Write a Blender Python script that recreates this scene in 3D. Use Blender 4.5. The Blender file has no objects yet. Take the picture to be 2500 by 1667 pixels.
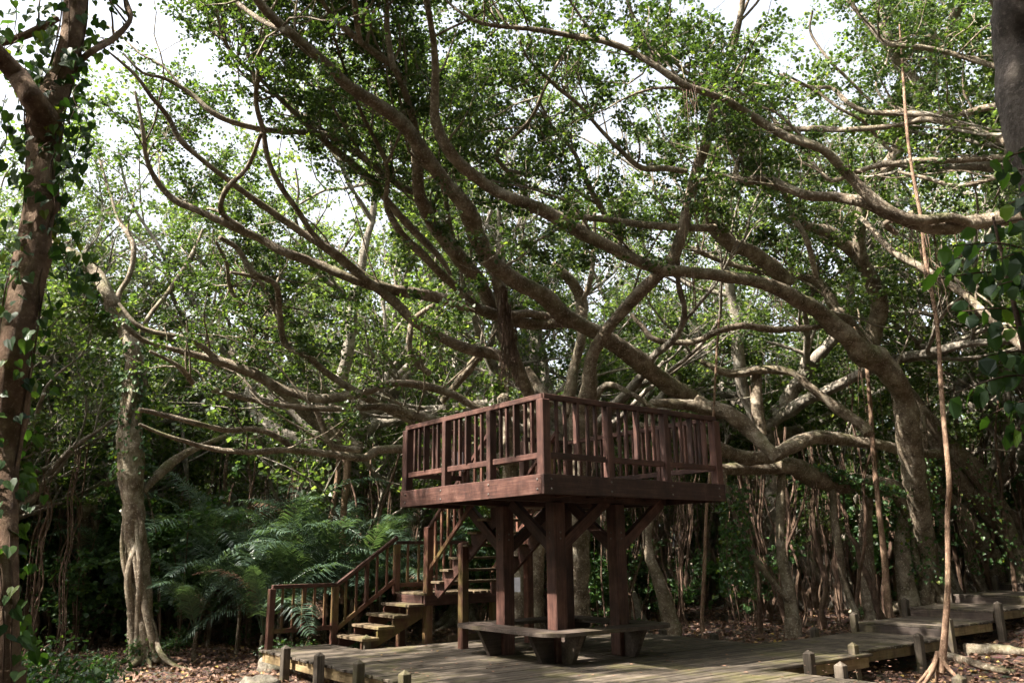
import bpy, math, random
import numpy as np
from mathutils import Matrix, Vector

# ------------------------------------------------------------------ camera, sky, sun, exposure
GZ = 1.78                                   # eye height above the forest floor
F_PX, PITCH, ROLL, IW, IH = 1991.86, 0.25171, -0.01157, 2500.0, 1667.0
scene = bpy.context.scene
cam_data = bpy.data.cameras.new('camera')
cam = bpy.data.objects.new('camera', cam_data)
scene.collection.objects.link(cam)
scene.camera = cam
cam_data.sensor_width = 36.0
cam_data.lens = 36.0 * F_PX / IW
cam_data.clip_start = 0.05
cam_data.clip_end = 500
_D = Vector((0, math.cos(PITCH), math.sin(PITCH)))
_V = Vector((0, -math.sin(PITCH), math.cos(PITCH)))
_X = Vector((1, 0, 0))
_R = _X * math.cos(ROLL) + _V * math.sin(ROLL)
_U = _V * math.cos(ROLL) - _X * math.sin(ROLL)
cam.matrix_world = Matrix(((_R.x, _U.x, -_D.x, 0), (_R.y, _U.y, -_D.y, 0), (_R.z, _U.z, -_D.z, GZ), (0, 0, 0, 1)))

SUN_DIR = Vector((-0.60, -0.27, 0.76)).normalized()       # towards the sun
world = bpy.data.worlds.new('World')
scene.world = world
world.use_nodes = True
wn = world.node_tree.nodes
wl = world.node_tree.links
sky = wn.new('ShaderNodeTexSky')
sky.sky_type = 'NISHITA'
sky.sun_disc = False
sky.sun_elevation = math.asin(SUN_DIR.z)
sky.sun_rotation = math.atan2(SUN_DIR.x, SUN_DIR.y)
sky.air_density = 1.0
sky.dust_density = 6.0
sky.ozone_density = 1.0
veil = wn.new('ShaderNodeHueSaturation')          # thin bright cloud
veil.inputs['Saturation'].default_value = 0.35
veil.inputs['Value'].default_value = 1.3
wl.new(sky.outputs[0], veil.inputs['Color'])
wl.new(veil.outputs[0], wn['Background'].inputs[0])
wn['Background'].inputs[1].default_value = 0.10
sun_data = bpy.data.lights.new('sun', 'SUN')
sun_data.energy = 5.0
sun_data.angle = math.radians(0.5)
sun_data.color = (1.0, 0.93, 0.82)
sun = bpy.data.objects.new('sun', sun_data)
sun.rotation_euler = SUN_DIR.to_track_quat('Z', 'Y').to_euler()
sun.location = SUN_DIR * 50
scene.collection.objects.link(sun)
scene.view_settings.view_transform = 'Standard'
scene.view_settings.look = 'None'
scene.view_settings.exposure = 2.15
scene.view_settings.gamma = 1.0
scene.cycles.max_bounces = 6
scene.cycles.diffuse_bounces = 3
scene.cycles.transmission_bounces = 3

rng = np.random.default_rng(7)
random.seed(7)
R = math.radians
COL = scene.collection

# ------------------------------------------------------------------ frame of the platform
ANG = 0.656834
CX, CY = 0.36367, 9.97203
UX = np.array([math.cos(ANG), math.sin(ANG), 0.0])
VX = np.array([-math.sin(ANG), math.cos(ANG), 0.0])
L = 3.445


def uv(u, v, z=0.0):
    """platform axes -> world; z measured from the forest floor"""
    return np.array([CX, CY, 0.0]) + UX * u + VX * v + np.array([0, 0, z])


def at(px, py, y):
    """a point of the photograph seen at the distance y in front of the viewer"""
    a = (px - IW / 2) / F_PX
    b = (IH / 2 - py) / F_PX
    cr, sr = math.cos(ROLL), math.sin(ROLL)
    x = a * cr - b * sr
    t = a * sr + b * cr
    c, s = math.cos(PITCH), math.sin(PITCH)
    d = np.array([x, c - t * s, s + t * c])
    d = d * (y / d[1])
    return d + np.array([0, 0, GZ])


def pix(P):
    P = np.asarray(P, float)
    x, y, z = P[..., 0], P[..., 1], P[..., 2] - GZ
    c, s = math.cos(PITCH), math.sin(PITCH)
    d = y * c + z * s
    v = -y * s + z * c
    cr, sr = math.cos(ROLL), math.sin(ROLL)
    return IW / 2 + F_PX * (x * cr + v * sr) / d, IH / 2 - F_PX * (-x * sr + v * cr) / d, d


# ------------------------------------------------------------------ forest floor height
def ground_z(x, y):
    x = np.asarray(x, float)
    y = np.asarray(y, float)
    u = (x - CX) * UX[0] + (y - CY) * UX[1]
    v = (x - CX) * VX[0] + (y - CY) * VX[1]
    ramp = np.clip(u - 6.5, 0, 14) * 0.078 * np.clip((10 - v) / 8, 0.25, 1)
    bumps = 0.05 * np.sin(x * 1.3 + 0.7 * np.sin(y * .9)) * np.cos(y * 1.1 + x * .3) + 0.025 * np.sin(x * 3.1 + y * 2.3)
    far = np.clip(y - 20, 0, 40) * 0.035 + np.clip(-x - 6, 0, 30) * 0.02
    return ramp + bumps + far - 0.02


# ------------------------------------------------------------------ object helpers
def tag(o, label=None, cat=None, group=None, kind=None):
    if label:
        o['label'] = label
    if cat:
        o['category'] = cat
    if group:
        o['group'] = group
    if kind:
        o['kind'] = kind
    return o


def empty(name, loc=(0, 0, 0), rz=0.0, label=None, cat=None, group=None):
    o = bpy.data.objects.new(name, None)
    o.location = loc
    o.rotation_euler = (0, 0, rz)
    o.empty_display_size = 0.2
    COL.objects.link(o)
    return tag(o, label, cat, group)


def children(o):
    return [c for c in bpy.data.objects if c.parent == o]


def copy_tree(o, kids=None):
    """copy of a thing with its parts and sub-parts; kids caches the hierarchy"""
    def rec(src, par):
        c = src.copy()
        COL.objects.link(c)
        c.parent = par
        for k in KIDS.get(src.name, []):
            rec(k, c)
        return c
    return rec(o, None)


KIDS = {}


def link_obj(name, me, parent=None):
    o = bpy.data.objects.new(name, me)
    COL.objects.link(o)
    if parent is not None:
        o.parent = parent
        KIDS.setdefault(parent.name, []).append(o)
    return o


class Acc:
    """collects polygons (quads / hexes) with one shade value per face"""

    def __init__(self):
        self.v = []
        self.n = 0
        self.f = []
        self.a = []

    def add(self, verts, faces, val=None):
        verts = np.asarray(verts, np.float32).reshape(-1, 3)
        faces = np.asarray(faces, np.int32)
        self.v.append(verts)
        self.f.append(faces + self.n)
        self.a.append(np.full(len(faces), 0.5, np.float32) if val is None else
                      np.broadcast_to(np.asarray(val, np.float32), (len(faces),)).copy())
        self.n += len(verts)

    def mesh(self, name, mat, off=(0, 0, 0), smooth=True):
        V = np.concatenate(self.v) - np.asarray(off, np.float32)
        me = bpy.data.meshes.new(name)
        me.vertices.add(len(V))
        me.vertices.foreach_set('co', V.ravel())
        tot = np.concatenate([np.full(len(f), f.shape[1], np.int32) for f in self.f])
        loops = np.concatenate([f.ravel() for f in self.f])
        me.loops.add(len(loops))
        me.loops.foreach_set('vertex_index', loops.astype(np.int32))
        me.polygons.add(len(tot))
        st = np.concatenate([[0], np.cumsum(tot)[:-1]]).astype(np.int32)
        me.polygons.foreach_set('loop_start', st)
        me.polygons.foreach_set('loop_total', tot)
        me.polygons.foreach_set('use_smooth', np.full(len(tot), smooth, bool))
        at_ = me.attributes.new('shade', 'FLOAT', 'FACE')
        at_.data.foreach_set('value', np.concatenate(self.a))
        me.update(calc_edges=True)
        me.materials.append(mat)
        return me

    def build(self, name, mat, parent=None, smooth=True, off=None):
        if not self.v:
            return None
        if off is None:
            off = parent.location if parent is not None else (0, 0, 0)
        return link_obj(name, self.mesh(name, mat, off, smooth), parent)


def catmull(P, W, step):
    P = np.asarray(P, float)
    W = np.asarray(W, float)
    n = len(P)
    if n < 2:
        return P, W
    Q = np.vstack([2 * P[0] - P[1], P, 2 * P[-1] - P[-2]])
    out, ow = [], []
    for i in range(n - 1):
        p0, p1, p2, p3 = Q[i], Q[i + 1], Q[i + 2], Q[i + 3]
        m = max(1, int(np.linalg.norm(p2 - p1) / step))
        t = np.linspace(0, 1, m, endpoint=False)[:, None]
        out.append(0.5 * ((2 * p1) + (-p0 + p2) * t + (2 * p0 - 5 * p1 + 4 * p2 - p3) * t ** 2 + (-p0 + 3 * p1 - 3 * p2 + p3) * t ** 3))
        ow.append(W[i] + (W[i + 1] - W[i]) * t[:, 0])
    out.append(P[-1:])
    ow.append(W[-1:])
    return np.vstack(out), np.concatenate(ow)


def tube(acc, P, r, k=8, rough=0.10, step=None, val=0.5, smooth_path=True, flat=0.0):
    """tapered tube along P with an uneven surface"""
    if k >= 9:
        k += 3
        step = step or .11
    P = np.asarray(P, float)
    r = np.asarray(r, float) * np.ones(len(P))
    if smooth_path:
        st = step or max(0.04, min(0.25, float(np.mean(r)) * 2.0))
        P, r = catmull(P, r, st)
    n = len(P)
    T = np.gradient(P, axis=0)
    T /= np.linalg.norm(T, axis=1)[:, None] + 1e-9
    up = np.array([0.31, 0.17, 0.93])
    N = np.zeros_like(P)
    a = np.cross(T[0], up)
    if np.linalg.norm(a) < 1e-3:
        a = np.cross(T[0], [1, 0, 0])
    a /= np.linalg.norm(a)
    N[0] = a
    for i in range(1, n):
        a = N[i - 1] - T[i] * (N[i - 1] @ T[i])
        N[i] = a / (np.linalg.norm(a) + 1e-9)
    B = np.cross(T, N)
    th = np.arange(k) * 2 * math.pi / k
    ph = rng.uniform(0, 6.28, 4)
    s = np.arange(n)[:, None]
    wob = 1 + rough * (0.6 * np.sin(2 * th[None] + s * .35 + ph[0]) + 0.5 * np.sin(3 * th[None] - s * .23 + ph[1])
                       + 0.5 * np.sin(s * .9 + ph[2] + th[None])) * 0.7 + rough * (0.55 if k >= 9 else .35) * rng.standard_normal((n, k)) + rough * .5 * np.sin(s * .31 + ph[3])
    rr = r[:, None] * wob
    if k >= 9:                                   # burls and old branch scars
        for _ in range(max(1, n // 9)):
            c_ = rng.integers(0, n)
            a_ = rng.uniform(0, 6.28)
            rr += (r * rng.uniform(.10, .38) * np.exp(-((np.arange(n) - c_) / rng.uniform(.8, 2.2)) ** 2))[:, None] * np.clip(np.cos(th - a_), 0, 1)[None] ** 2
    V = P[:, None] + rr[..., None] * (np.cos(th)[None, :, None] * N[:, None] + np.sin(th)[None, :, None] * B[:, None])
    V = V.reshape(-1, 3)
    i = np.arange(n - 1)[:, None] * k
    j = np.arange(k)[None]
    j2 = (j + 1) % k
    F = np.stack([i + j, i + j2, i + k + j2, i + k + j], -1).reshape(-1, 4)
    acc.add(V, F, val)
    acc.add(np.vstack([V[:k], P[0] - T[0] * r[0] * .5]), np.array([[(a_ + 1) % k, a_, k] for a_ in range(k)]), val)
    acc.add(np.vstack([V[-k:], P[-1] + T[-1] * r[-1] * .5]), np.array([[a_, (a_ + 1) % k, k] for a_ in range(k)]), val)
    return P, r, T


def leaf_block(acc, C, D, size, width=0.45, val=None, fold=0.12, sides=6, jitter=0.75):
    """many leaves at once. C centres (n,3), D directions (n,3), size (n,)"""
    n = len(C)
    if n == 0:
        return
    D = D / (np.linalg.norm(D, axis=1)[:, None] + 1e-9)
    up = np.array([0, 0, 1.0]) + rng.standard_normal((n, 3)) * jitter
    S = np.cross(D, up)
    S /= np.linalg.norm(S, axis=1)[:, None] + 1e-9
    Nn = np.cross(S, D)
    size = np.asarray(size) * np.ones(n)
    if sides == 6:
        prof = [(-.5, 0, 0), (-.22, .42, 1), (.18, .40, 1), (.5, 0, 0), (.18, -.40, 1), (-.22, -.42, 1)]
    else:
        prof = [(-.5, 0, 0), (0, .5, 1), (.5, 0, 0), (0, -.5, 1)]
    V = np.stack([C + size[:, None] * (D * a + S * (b * width * 2 * .5 * 2) + Nn * (c * fold)) for a, b, c in prof], 1)
    m = len(prof)
    Fc = np.arange(n * m).reshape(n, m)
    acc.add(V.reshape(-1, 3), Fc, rng.random(n) if val is None else val)


# ------------------------------------------------------------------ materials
def mat_new(name):
    m = bpy.data.materials.new(name)
    m.use_nodes = True
    nt = m.node_tree
    for nd in list(nt.nodes):
        nt.nodes.remove(nd)
    out = nt.nodes.new('ShaderNodeOutputMaterial')
    return m, nt, out


def nd(nt, t, **kw):
    n = nt.nodes.new(t)
    for k, v in kw.items():
        if k.startswith('i_'):
            key = k[2:]
            key = int(key) if key.isdigit() else key.replace('_', ' ')
            n.inputs[key].default_value = v
        else:
            setattr(n, k, v)
    return n


def ramp(nt, stops):
    n = nt.nodes.new('ShaderNodeValToRGB')
    cr = n.color_ramp
    while len(cr.elements) < len(stops):
        cr.elements.new(0.5)
    for e, (p, c) in zip(cr.elements, stops):
        e.position = p
        e.color = (*c, 1)
    return n


def bark_mat(name, dark, mid, pale, moss=0.35, spot=0.35, scale=1.0):
    m, nt, out = mat_new(name)
    L_ = nt.links.new
    co = nd(nt, 'ShaderNodeTexCoord')
    n1 = nd(nt, 'ShaderNodeTexNoise', i_Scale=5.0 * scale, i_Detail=7.0, i_Roughness=.62)
    n2 = nd(nt, 'ShaderNodeTexNoise', i_Scale=26.0 * scale, i_Detail=5.0, i_Roughness=.7)
    n3 = nd(nt, 'ShaderNodeTexNoise', i_Scale=1.7 * scale, i_Detail=4.0)
    for n in (n1, n2, n3):
        L_(co.outputs['Object'], n.inputs['Vector'])
    r1 = ramp(nt, [(.30, dark), (.52, mid), (.72, pale)])
    L_(n1.outputs[0], r1.inputs[0])
    r2 = ramp(nt, [(.55, (0, 0, 0)), (.62, (1, 1, 1))])
    L_(n2.outputs[0], r2.inputs[0])
    mx = nd(nt, 'ShaderNodeMix', data_type='RGBA')
    ms = nd(nt, 'ShaderNodeMath', operation='MULTIPLY', i_1=spot)
    L_(r2.outputs[0], ms.inputs[0])
    L_(ms.outputs[0], mx.inputs['Factor'])
    L_(r1.outputs[0], mx.inputs[6])
    mx.inputs[7].default_value = (*[min(1, c * 1.55) for c in pale], 1)
    # moss sits on the upper sides
    ge = nd(nt, 'ShaderNodeNewGeometry')
    sx = nd(nt, 'ShaderNodeSeparateXYZ')
    L_(ge.outputs['Normal'], sx.inputs[0])
    r3 = ramp(nt, [(.50, (0, 0, 0)), (.66, (1, 1, 1))])
    L_(n3.outputs[0], r3.inputs[0])
    mr = nd(nt, 'ShaderNodeMapRange', i_1=-.1, i_2=.8, i_3=.25, i_4=1.0)
    L_(sx.outputs[2], mr.inputs[0])
    mm = nd(nt, 'ShaderNodeMath', operation='MULTIPLY')
    L_(r3.outputs[0], mm.inputs[0])
    L_(mr.outputs[0], mm.inputs[1])
    mk = nd(nt, 'ShaderNodeMath', operation='MULTIPLY', i_1=moss)
    L_(mm.outputs[0], mk.inputs[0])
    mx2 = nd(nt, 'ShaderNodeMix', data_type='RGBA')
    L_(mk.outputs[0], mx2.inputs['Factor'])
    L_(mx.outputs[2], mx2.inputs[6])
    mx2.inputs[7].default_value = (.11, .13, .03, 1)
    b = nd(nt, 'ShaderNodeBump', i_Strength=.9, i_Distance=.05)
    nb = nd(nt, 'ShaderNodeTexNoise', i_Scale=14.0 * scale, i_Detail=8.0, i_Roughness=.72)
    mp = nd(nt, 'ShaderNodeMapping')
    mp.inputs['Scale'].default_value = (1, 1, .45)
    L_(co.outputs['Object'], mp.inputs[0])
    L_(mp.outputs[0], nb.inputs['Vector'])
    L_(nb.outputs[0], b.inputs['Height'])
    p = nd(nt, 'ShaderNodeBsdfPrincipled', i_Roughness=.82)
    p.inputs['Specular IOR Level'].default_value = .25
    L_(mx2.outputs[2], p.inputs['Base Color'])
    L_(b.outputs[0], p.inputs['Normal'])
    L_(p.outputs[0], out.inputs[0])
    return m


def leaf_mat(name, c0, c1, c2, trans=.38, rough=.45, gain=1.6, bright=(.16, .26, .03)):
    m, nt, out = mat_new(name)
    L_ = nt.links.new
    a = nd(nt, 'ShaderNodeAttribute', attribute_name='shade')
    r = ramp(nt, [(0, c0), (.45, c1), (.93, c2), (1.0, bright)])
    L_(a.outputs['Fac'], r.inputs[0])
    p = nd(nt, 'ShaderNodeBsdfPrincipled', i_Roughness=rough)
    p.inputs['Specular IOR Level'].default_value = .45
    L_(r.outputs[0], p.inputs['Base Color'])
    t = nd(nt, 'ShaderNodeBsdfTranslucent')
    mu = nd(nt, 'ShaderNodeMix', data_type='RGBA', blend_type='MULTIPLY')
    mu.inputs['Factor'].default_value = 1
    L_(r.outputs[0], mu.inputs[6])
    mu.inputs[7].default_value = (gain * 1.62, gain * 1.68, gain * .62, 1)
    L_(mu.outputs[2], t.inputs[0])
    ms = nd(nt, 'ShaderNodeMixShader', i_0=trans)
    L_(p.outputs[0], ms.inputs[1])
    L_(t.outputs[0], ms.inputs[2])
    L_(ms.outputs[0], out.inputs[0])
    return m


def wood_mat(name, dark, mid, pale, moss=0.0, rough=.62, grain=1.0):
    m, nt, out = mat_new(name)
    L_ = nt.links.new
    co = nd(nt, 'ShaderNodeTexCoord')
    oi = nd(nt, 'ShaderNodeObjectInfo')
    at_ = nd(nt, 'ShaderNodeAttribute', attribute_name='shade')
    ad = nd(nt, 'ShaderNodeVectorMath', operation='ADD')
    cmb = nd(nt, 'ShaderNodeCombineXYZ')
    m1 = nd(nt, 'ShaderNodeMath', operation='MULTIPLY', i_1=37.0)
    L_(oi.outputs['Random'], m1.inputs[0])
    m2 = nd(nt, 'ShaderNodeMath', operation='MULTIPLY', i_1=53.0)
    L_(at_.outputs['Fac'], m2.inputs[0])
    L_(m1.outputs[0], cmb.inputs[0])
    L_(m2.outputs[0], cmb.inputs[1])
    L_(co.outputs['Object'], ad.inputs[0])
    L_(cmb.outputs[0], ad.inputs[1])
    mp = nd(nt, 'ShaderNodeMapping')
    mp.inputs['Scale'].default_value = (2.0 * grain, 38 * grain, 38 * grain)
    L_(ad.outputs[0], mp.inputs[0])
    n1 = nd(nt, 'ShaderNodeTexNoise', i_Scale=1.0, i_Detail=6.0, i_Roughness=.6)
    L_(mp.outputs[0], n1.inputs['Vector'])
    n2 = nd(nt, 'ShaderNodeTexNoise', i_Scale=3.5, i_Detail=5.0, i_Roughness=.6)
    L_(ad.outputs[0], n2.inputs['Vector'])
    mxn = nd(nt, 'ShaderNodeMath', operation='MULTIPLY_ADD', i_1=.55)
    L_(n2.outputs[0], mxn.inputs[0])
    m3 = nd(nt, 'ShaderNodeMath', operation='MULTIPLY', i_1=.55)
    L_(n1.outputs[0], m3.inputs[0])
    L_(m3.outputs[0], mxn.inputs[2])
    r1 = ramp(nt, [(.36, dark), (.54, mid), (.72, pale)])
    L_(mxn.outputs[0], r1.inputs[0])
    # each board a little lighter or darker
    hv = nd(nt, 'ShaderNodeHueSaturation')
    mr = nd(nt, 'ShaderNodeMapRange', i_1=0., i_2=1., i_3=.62, i_4=1.36)
    ax = nd(nt, 'ShaderNodeMath', operation='ADD')
    L_(oi.outputs['Random'], ax.inputs[0])
    L_(at_.outputs['Fac'], ax.inputs[1])
    fr = nd(nt, 'ShaderNodeMath', operation='FRACT')
    L_(ax.outputs[0], fr.inputs[0])
    L_(fr.outputs[0], mr.inputs[0])
    L_(mr.outputs[0], hv.inputs['Value'])
    L_(r1.outputs[0], hv.inputs['Color'])
    # pale worn patches and dark water stains
    ng = nd(nt, 'ShaderNodeNewGeometry')
    n5 = nd(nt, 'ShaderNodeTexNoise', i_Scale=4.5, i_Detail=7.0, i_Roughness=.72)
    mp5 = nd(nt, 'ShaderNodeMapping')
    mp5.inputs['Scale'].default_value = (1, 1, .35)
    L_(ng.outputs['Position'], mp5.inputs[0])
    L_(mp5.outputs[0], n5.inputs['Vector'])
    r5 = ramp(nt, [(.36, (.45, .43, .42)), (.50, (1, 1, 1)), (.64, (1.0, 1.0, 1.0)), (.74, (1.0, 1.0, 1.0))])
    L_(n5.outputs[0], r5.inputs[0])
    mu5 = nd(nt, 'ShaderNodeMix', data_type='RGBA', blend_type='MULTIPLY')
    mu5.inputs['Factor'].default_value = .85
    L_(hv.outputs[0], mu5.inputs[6])
    L_(r5.outputs[0], mu5.inputs[7])
    r6 = ramp(nt, [(.56, (0, 0, 0)), (.72, (1, 1, 1))])
    L_(n5.outputs[0], r6.inputs[0])
    mw = nd(nt, 'ShaderNodeMath', operation='MULTIPLY', i_1=.38)
    L_(r6.outputs[0], mw.inputs[0])
    mx6 = nd(nt, 'ShaderNodeMix', data_type='RGBA')
    L_(mw.outputs[0], mx6.inputs['Factor'])
    L_(mu5.outputs[2], mx6.inputs[6])
    mx6.inputs[7].default_value = (*[min(1, (c + .03) * 1.1) for c in pale], 1)
    colr = mx6.outputs[2]
    if moss > 0:
        n3 = nd(nt, 'ShaderNodeTexNoise', i_Scale=1.3, i_Detail=6.0, i_Roughness=.68)
        ge = nd(nt, 'ShaderNodeNewGeometry')
        L_(ge.outputs['Position'], n3.inputs['Vector'])
        r3 = ramp(nt, [(.50, (0, 0, 0)), (.64, (1, 1, 1))])
        L_(n3.outputs[0], r3.inputs[0])
        mk = nd(nt, 'ShaderNodeMath', operation='MULTIPLY', i_1=moss)
        L_(r3.outputs[0], mk.inputs[0])
        mx2 = nd(nt, 'ShaderNodeMix', data_type='RGBA')
        L_(mk.outputs[0], mx2.inputs['Factor'])
        L_(colr, mx2.inputs[6])
        mx2.inputs[7].default_value = (.12, .115, .02, 1)
        colr = mx2.outputs[2]
    b = nd(nt, 'ShaderNodeBump', i_Strength=.4, i_Distance=.01)
    L_(n1.outputs[0], b.inputs['Height'])
    p = nd(nt, 'ShaderNodeBsdfPrincipled', i_Roughness=rough)
    p.inputs['Specular IOR Level'].default_value = .35
    L_(colr, p.inputs['Base Color'])
    L_(b.outputs[0], p.inputs['Normal'])
    L_(p.outputs[0], out.inputs[0])
    return m


def ground_mat():
    m, nt, out = mat_new('forest_floor')
    L_ = nt.links.new
    ge = nd(nt, 'ShaderNodeNewGeometry')
    n1 = nd(nt, 'ShaderNodeTexNoise', i_Scale=1.2, i_Detail=8.0, i_Roughness=.65)
    v1 = nd(nt, 'ShaderNodeTexVoronoi', i_Scale=16.0)
    n2 = nd(nt, 'ShaderNodeTexNoise', i_Scale=22.0, i_Detail=6.0, i_Roughness=.7)
    for n in (n1, v1, n2):
        L_(ge.outputs['Position'], n.inputs['Vector'])
    r1 = ramp(nt, [(.3, (.045, .028, .02)), (.5, (.10, .058, .04)), (.68, (.17, .105, .075))])
    L_(n2.outputs[0], r1.inputs[0])
    hv = nd(nt, 'ShaderNodeMix', data_type='RGBA', blend_type='MULTIPLY')
    hv.inputs['Factor'].default_value = .6
    L_(r1.outputs[0], hv.inputs[6])
    L_(v1.outputs['Color'], hv.inputs[7])
    r2 = ramp(nt, [(.55, (0, 0, 0)), (.7, (1, 1, 1))])
    L_(n1.outputs[0], r2.inputs[0])
    mk = nd(nt, 'ShaderNodeMath', operation='MULTIPLY', i_1=.55)
    L_(r2.outputs[0], mk.inputs[0])
    mx = nd(nt, 'ShaderNodeMix', data_type='RGBA')
    L_(mk.outputs[0], mx.inputs['Factor'])
    L_(hv.outputs[2], mx.inputs[6])
    mx.inputs[7].default_value = (.035, .05, .018, 1)
    b = nd(nt, 'ShaderNodeBump', i_Strength=.9, i_Distance=.05)
    L_(n2.outputs[0], b.inputs['Height'])
    p = nd(nt, 'ShaderNodeBsdfPrincipled', i_Roughness=.9)
    L_(mx.outputs[2], p.inputs['Base Color'])
    L_(b.outputs[0], p.inputs['Normal'])
    L_(p.outputs[0], out.inputs[0])
    return m


def plain_mat(name, col, rough=.6):
    m, nt, out = mat_new(name)
    co = nd(nt, 'ShaderNodeTexCoord')
    n = nd(nt, 'ShaderNodeTexNoise', i_Scale=9.0, i_Detail=5.0)
    nt.links.new(co.outputs['Object'], n.inputs['Vector'])
    r = ramp(nt, [(.3, tuple(c * .8 for c in col)), (.7, tuple(min(1, c * 1.15) for c in col))])
    nt.links.new(n.outputs[0], r.inputs[0])
    p = nd(nt, 'ShaderNodeBsdfPrincipled', i_Roughness=rough)
    nt.links.new(r.outputs[0], p.inputs['Base Color'])
    nt.links.new(p.outputs[0], out.inputs[0])
    return m


M = dict(
    fig=bark_mat('fig_bark', (.065, .046, .030), (.19, .148, .105), (.39, .345, .275), moss=.6, spot=.55),
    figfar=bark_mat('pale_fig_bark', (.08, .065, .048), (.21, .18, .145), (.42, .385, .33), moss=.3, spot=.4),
    redbark=bark_mat('russet_bark', (.085, .050, .033), (.22, .138, .092), (.36, .26, .18), moss=.2, spot=.35, scale=1.4),
    root=bark_mat('aerial_root_bark', (.050, .031, .023), (.125, .077, .054), (.24, .165, .12), moss=.15, spot=.25),
    leaf=leaf_mat('fig_leaf', (.018, .035, .012), (.034, .060, .019), (.062, .095, .030), trans=.40, gain=1.3, bright=(.13, .17, .04)),
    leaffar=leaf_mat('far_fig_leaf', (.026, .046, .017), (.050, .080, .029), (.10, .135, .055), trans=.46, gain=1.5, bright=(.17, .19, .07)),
    vine=leaf_mat('vine_leaf', (.016, .042, .012), (.032, .078, .018), (.07, .13, .03), trans=.34, rough=.45, gain=1.3, bright=(.18, .20, .02)),
    broad=leaf_mat('broad_leaf', (.016, .035, .018), (.028, .060, .024), (.06, .13, .02), trans=.38, rough=.55),
    shrub=leaf_mat('shrub_leaf', (.018, .042, .014), (.034, .075, .024), (.06, .115, .04), trans=.32, rough=.40, gain=1.4, bright=(.10, .15, .03)),
    palm=leaf_mat('palm_leaf', (.034, .060, .042), (.055, .092, .066), (.085, .13, .075), trans=.24, rough=.36, bright=(.12, .13, .03)),
    litter=leaf_mat('dead_leaf', (.07, .035, .022), (.15, .08, .05), (.27, .16, .11), trans=.08, rough=.7, gain=.6, bright=(.34, .24, .06)),
    red=wood_mat('red_stained_wood', (.020, .009, .007), (.052, .021, .015), (.105, .052, .038), moss=.0),
    redm=wood_mat('mossy_red_wood', (.042, .016, .010), (.095, .038, .025), (.16, .08, .053), moss=.45),
    deck=wood_mat('weathered_grey_wood', (.030, .023, .017), (.076, .060, .045), (.15, .122, .095), moss=.34, rough=.75),
    bench=wood_mat('worn_bench_and_riser_shade_wood', (.022, .016, .013), (.056, .040, .032), (.115, .088, .072), moss=.2, rough=.7),
    side=wood_mat('ochre_beam_wood', (.10, .07, .035), (.22, .155, .08), (.33, .25, .14), moss=.4, rough=.8),
    tread=wood_mat('mossy_tread_wood', (.05, .035, .02), (.12, .085, .05), (.18, .13, .085), moss=.32, rough=.75),
    paper=plain_mat('white_notice_paper', (.55, .54, .60)),
    print=plain_mat('dark_print', (.12, .03, .03)),
    rock=bark_mat('limestone', (.10, .09, .07), (.22, .19, .15), (.36, .32, .26), moss=.5, spot=.2),
    floor=ground_mat(),
)


# ------------------------------------------------------------------ timber pieces: long axis = local X
def chamfer_box(acc, lx, ly, lz, c=0.006, off=(0, 0, 0), rot=None, val=0.5, cap=0.0):
    c = min(c, lx * .3, ly * .3, lz * .3)
    hx, hy, hz = lx / 2, ly / 2, lz / 2
    V = []
    idx = {}
    for sx in (-1, 1):
        for sy in (-1, 1):
            for sz in (-1, 1):
                for ax in range(3):
                    p = [sx * (hx - c), sy * (hy - c), sz * (hz - c)]
                    p[ax] = (sx * hx, sy * hy, sz * hz)[ax]
                    idx[(sx, sy, sz, ax)] = len(V)
                    V.append(p)
    q = []
    g = lambda sx, sy, sz, ax: idx[(sx, sy, sz, ax)]
    for s in (-1, 1):
        q.append([g(s, -1, -1, 0), g(s, 1, -1, 0), g(s, 1, 1, 0), g(s, -1, 1, 0)])
        q.append([g(-1, s, -1, 1), g(1, s, -1, 1), g(1, s, 1, 1), g(-1, s, 1, 1)])
        q.append([g(-1, -1, s, 2), g(1, -1, s, 2), g(1, 1, s, 2), g(-1, 1, s, 2)])
    for a in (-1, 1):
        for b in (-1, 1):
            q.append([g(-1, a, b, 1), g(1, a, b, 1), g(1, a, b, 2), g(-1, a, b, 2)])
            q.append([g(a, -1, b, 0), g(a, 1, b, 0), g(a, 1, b, 2), g(a, -1, b, 2)])
            q.append([g(a, b, -1, 0), g(a, b, 1, 0), g(a, b, 1, 1), g(a, b, -1, 1)])
    t = [[g(a, b, d, 0), g(a, b, d, 1), g(a, b, d, 2)] for a in (-1, 1) for b in (-1, 1) for d in (-1, 1)]
    V = np.array(V)
    if cap:
        n0 = len(V)
    if rot is not None:
        V = V @ np.asarray(rot).T
    V = V + np.asarray(off)
    acc.add(V, np.array(q), val)
    acc.add(V, np.array(t), val)


def fix(o):
    """make face directions outward"""
    import bmesh
    bm = bmesh.new()
    bm.from_mesh(o.data)
    bmesh.ops.recalc_face_normals(bm, faces=bm.faces)
    bm.to_mesh(o.data)
    bm.free()


def timber(name, a, b, w, h, mat, parent, roll=0.0, c=0.006):
    """a bar from a to b (local to its parent), w sideways, h in the vertical sense"""
    a = np.asarray(a, float)
    b = np.asarray(b, float)
    d = b - a
    ln = np.linalg.norm(d)
    acc = Acc()
    chamfer_box(acc, ln, w, h, c)
    o = acc.build(name, mat, parent, smooth=False, off=(0, 0, 0))
    fix(o)
    x = Vector(d / ln)
    ref = Vector((0, 0, 1)) if abs(x.z) < .99 else Vector((0, 1, 0))
    y = ref.cross(x).normalized()
    z = x.cross(y)
    m = Matrix((x, y, z)).transposed().to_4x4() @ Matrix.Rotation(roll, 4, 'X')
    m.translation = Vector((a + b) / 2)
    o.matrix_local = m
    return o


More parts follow.
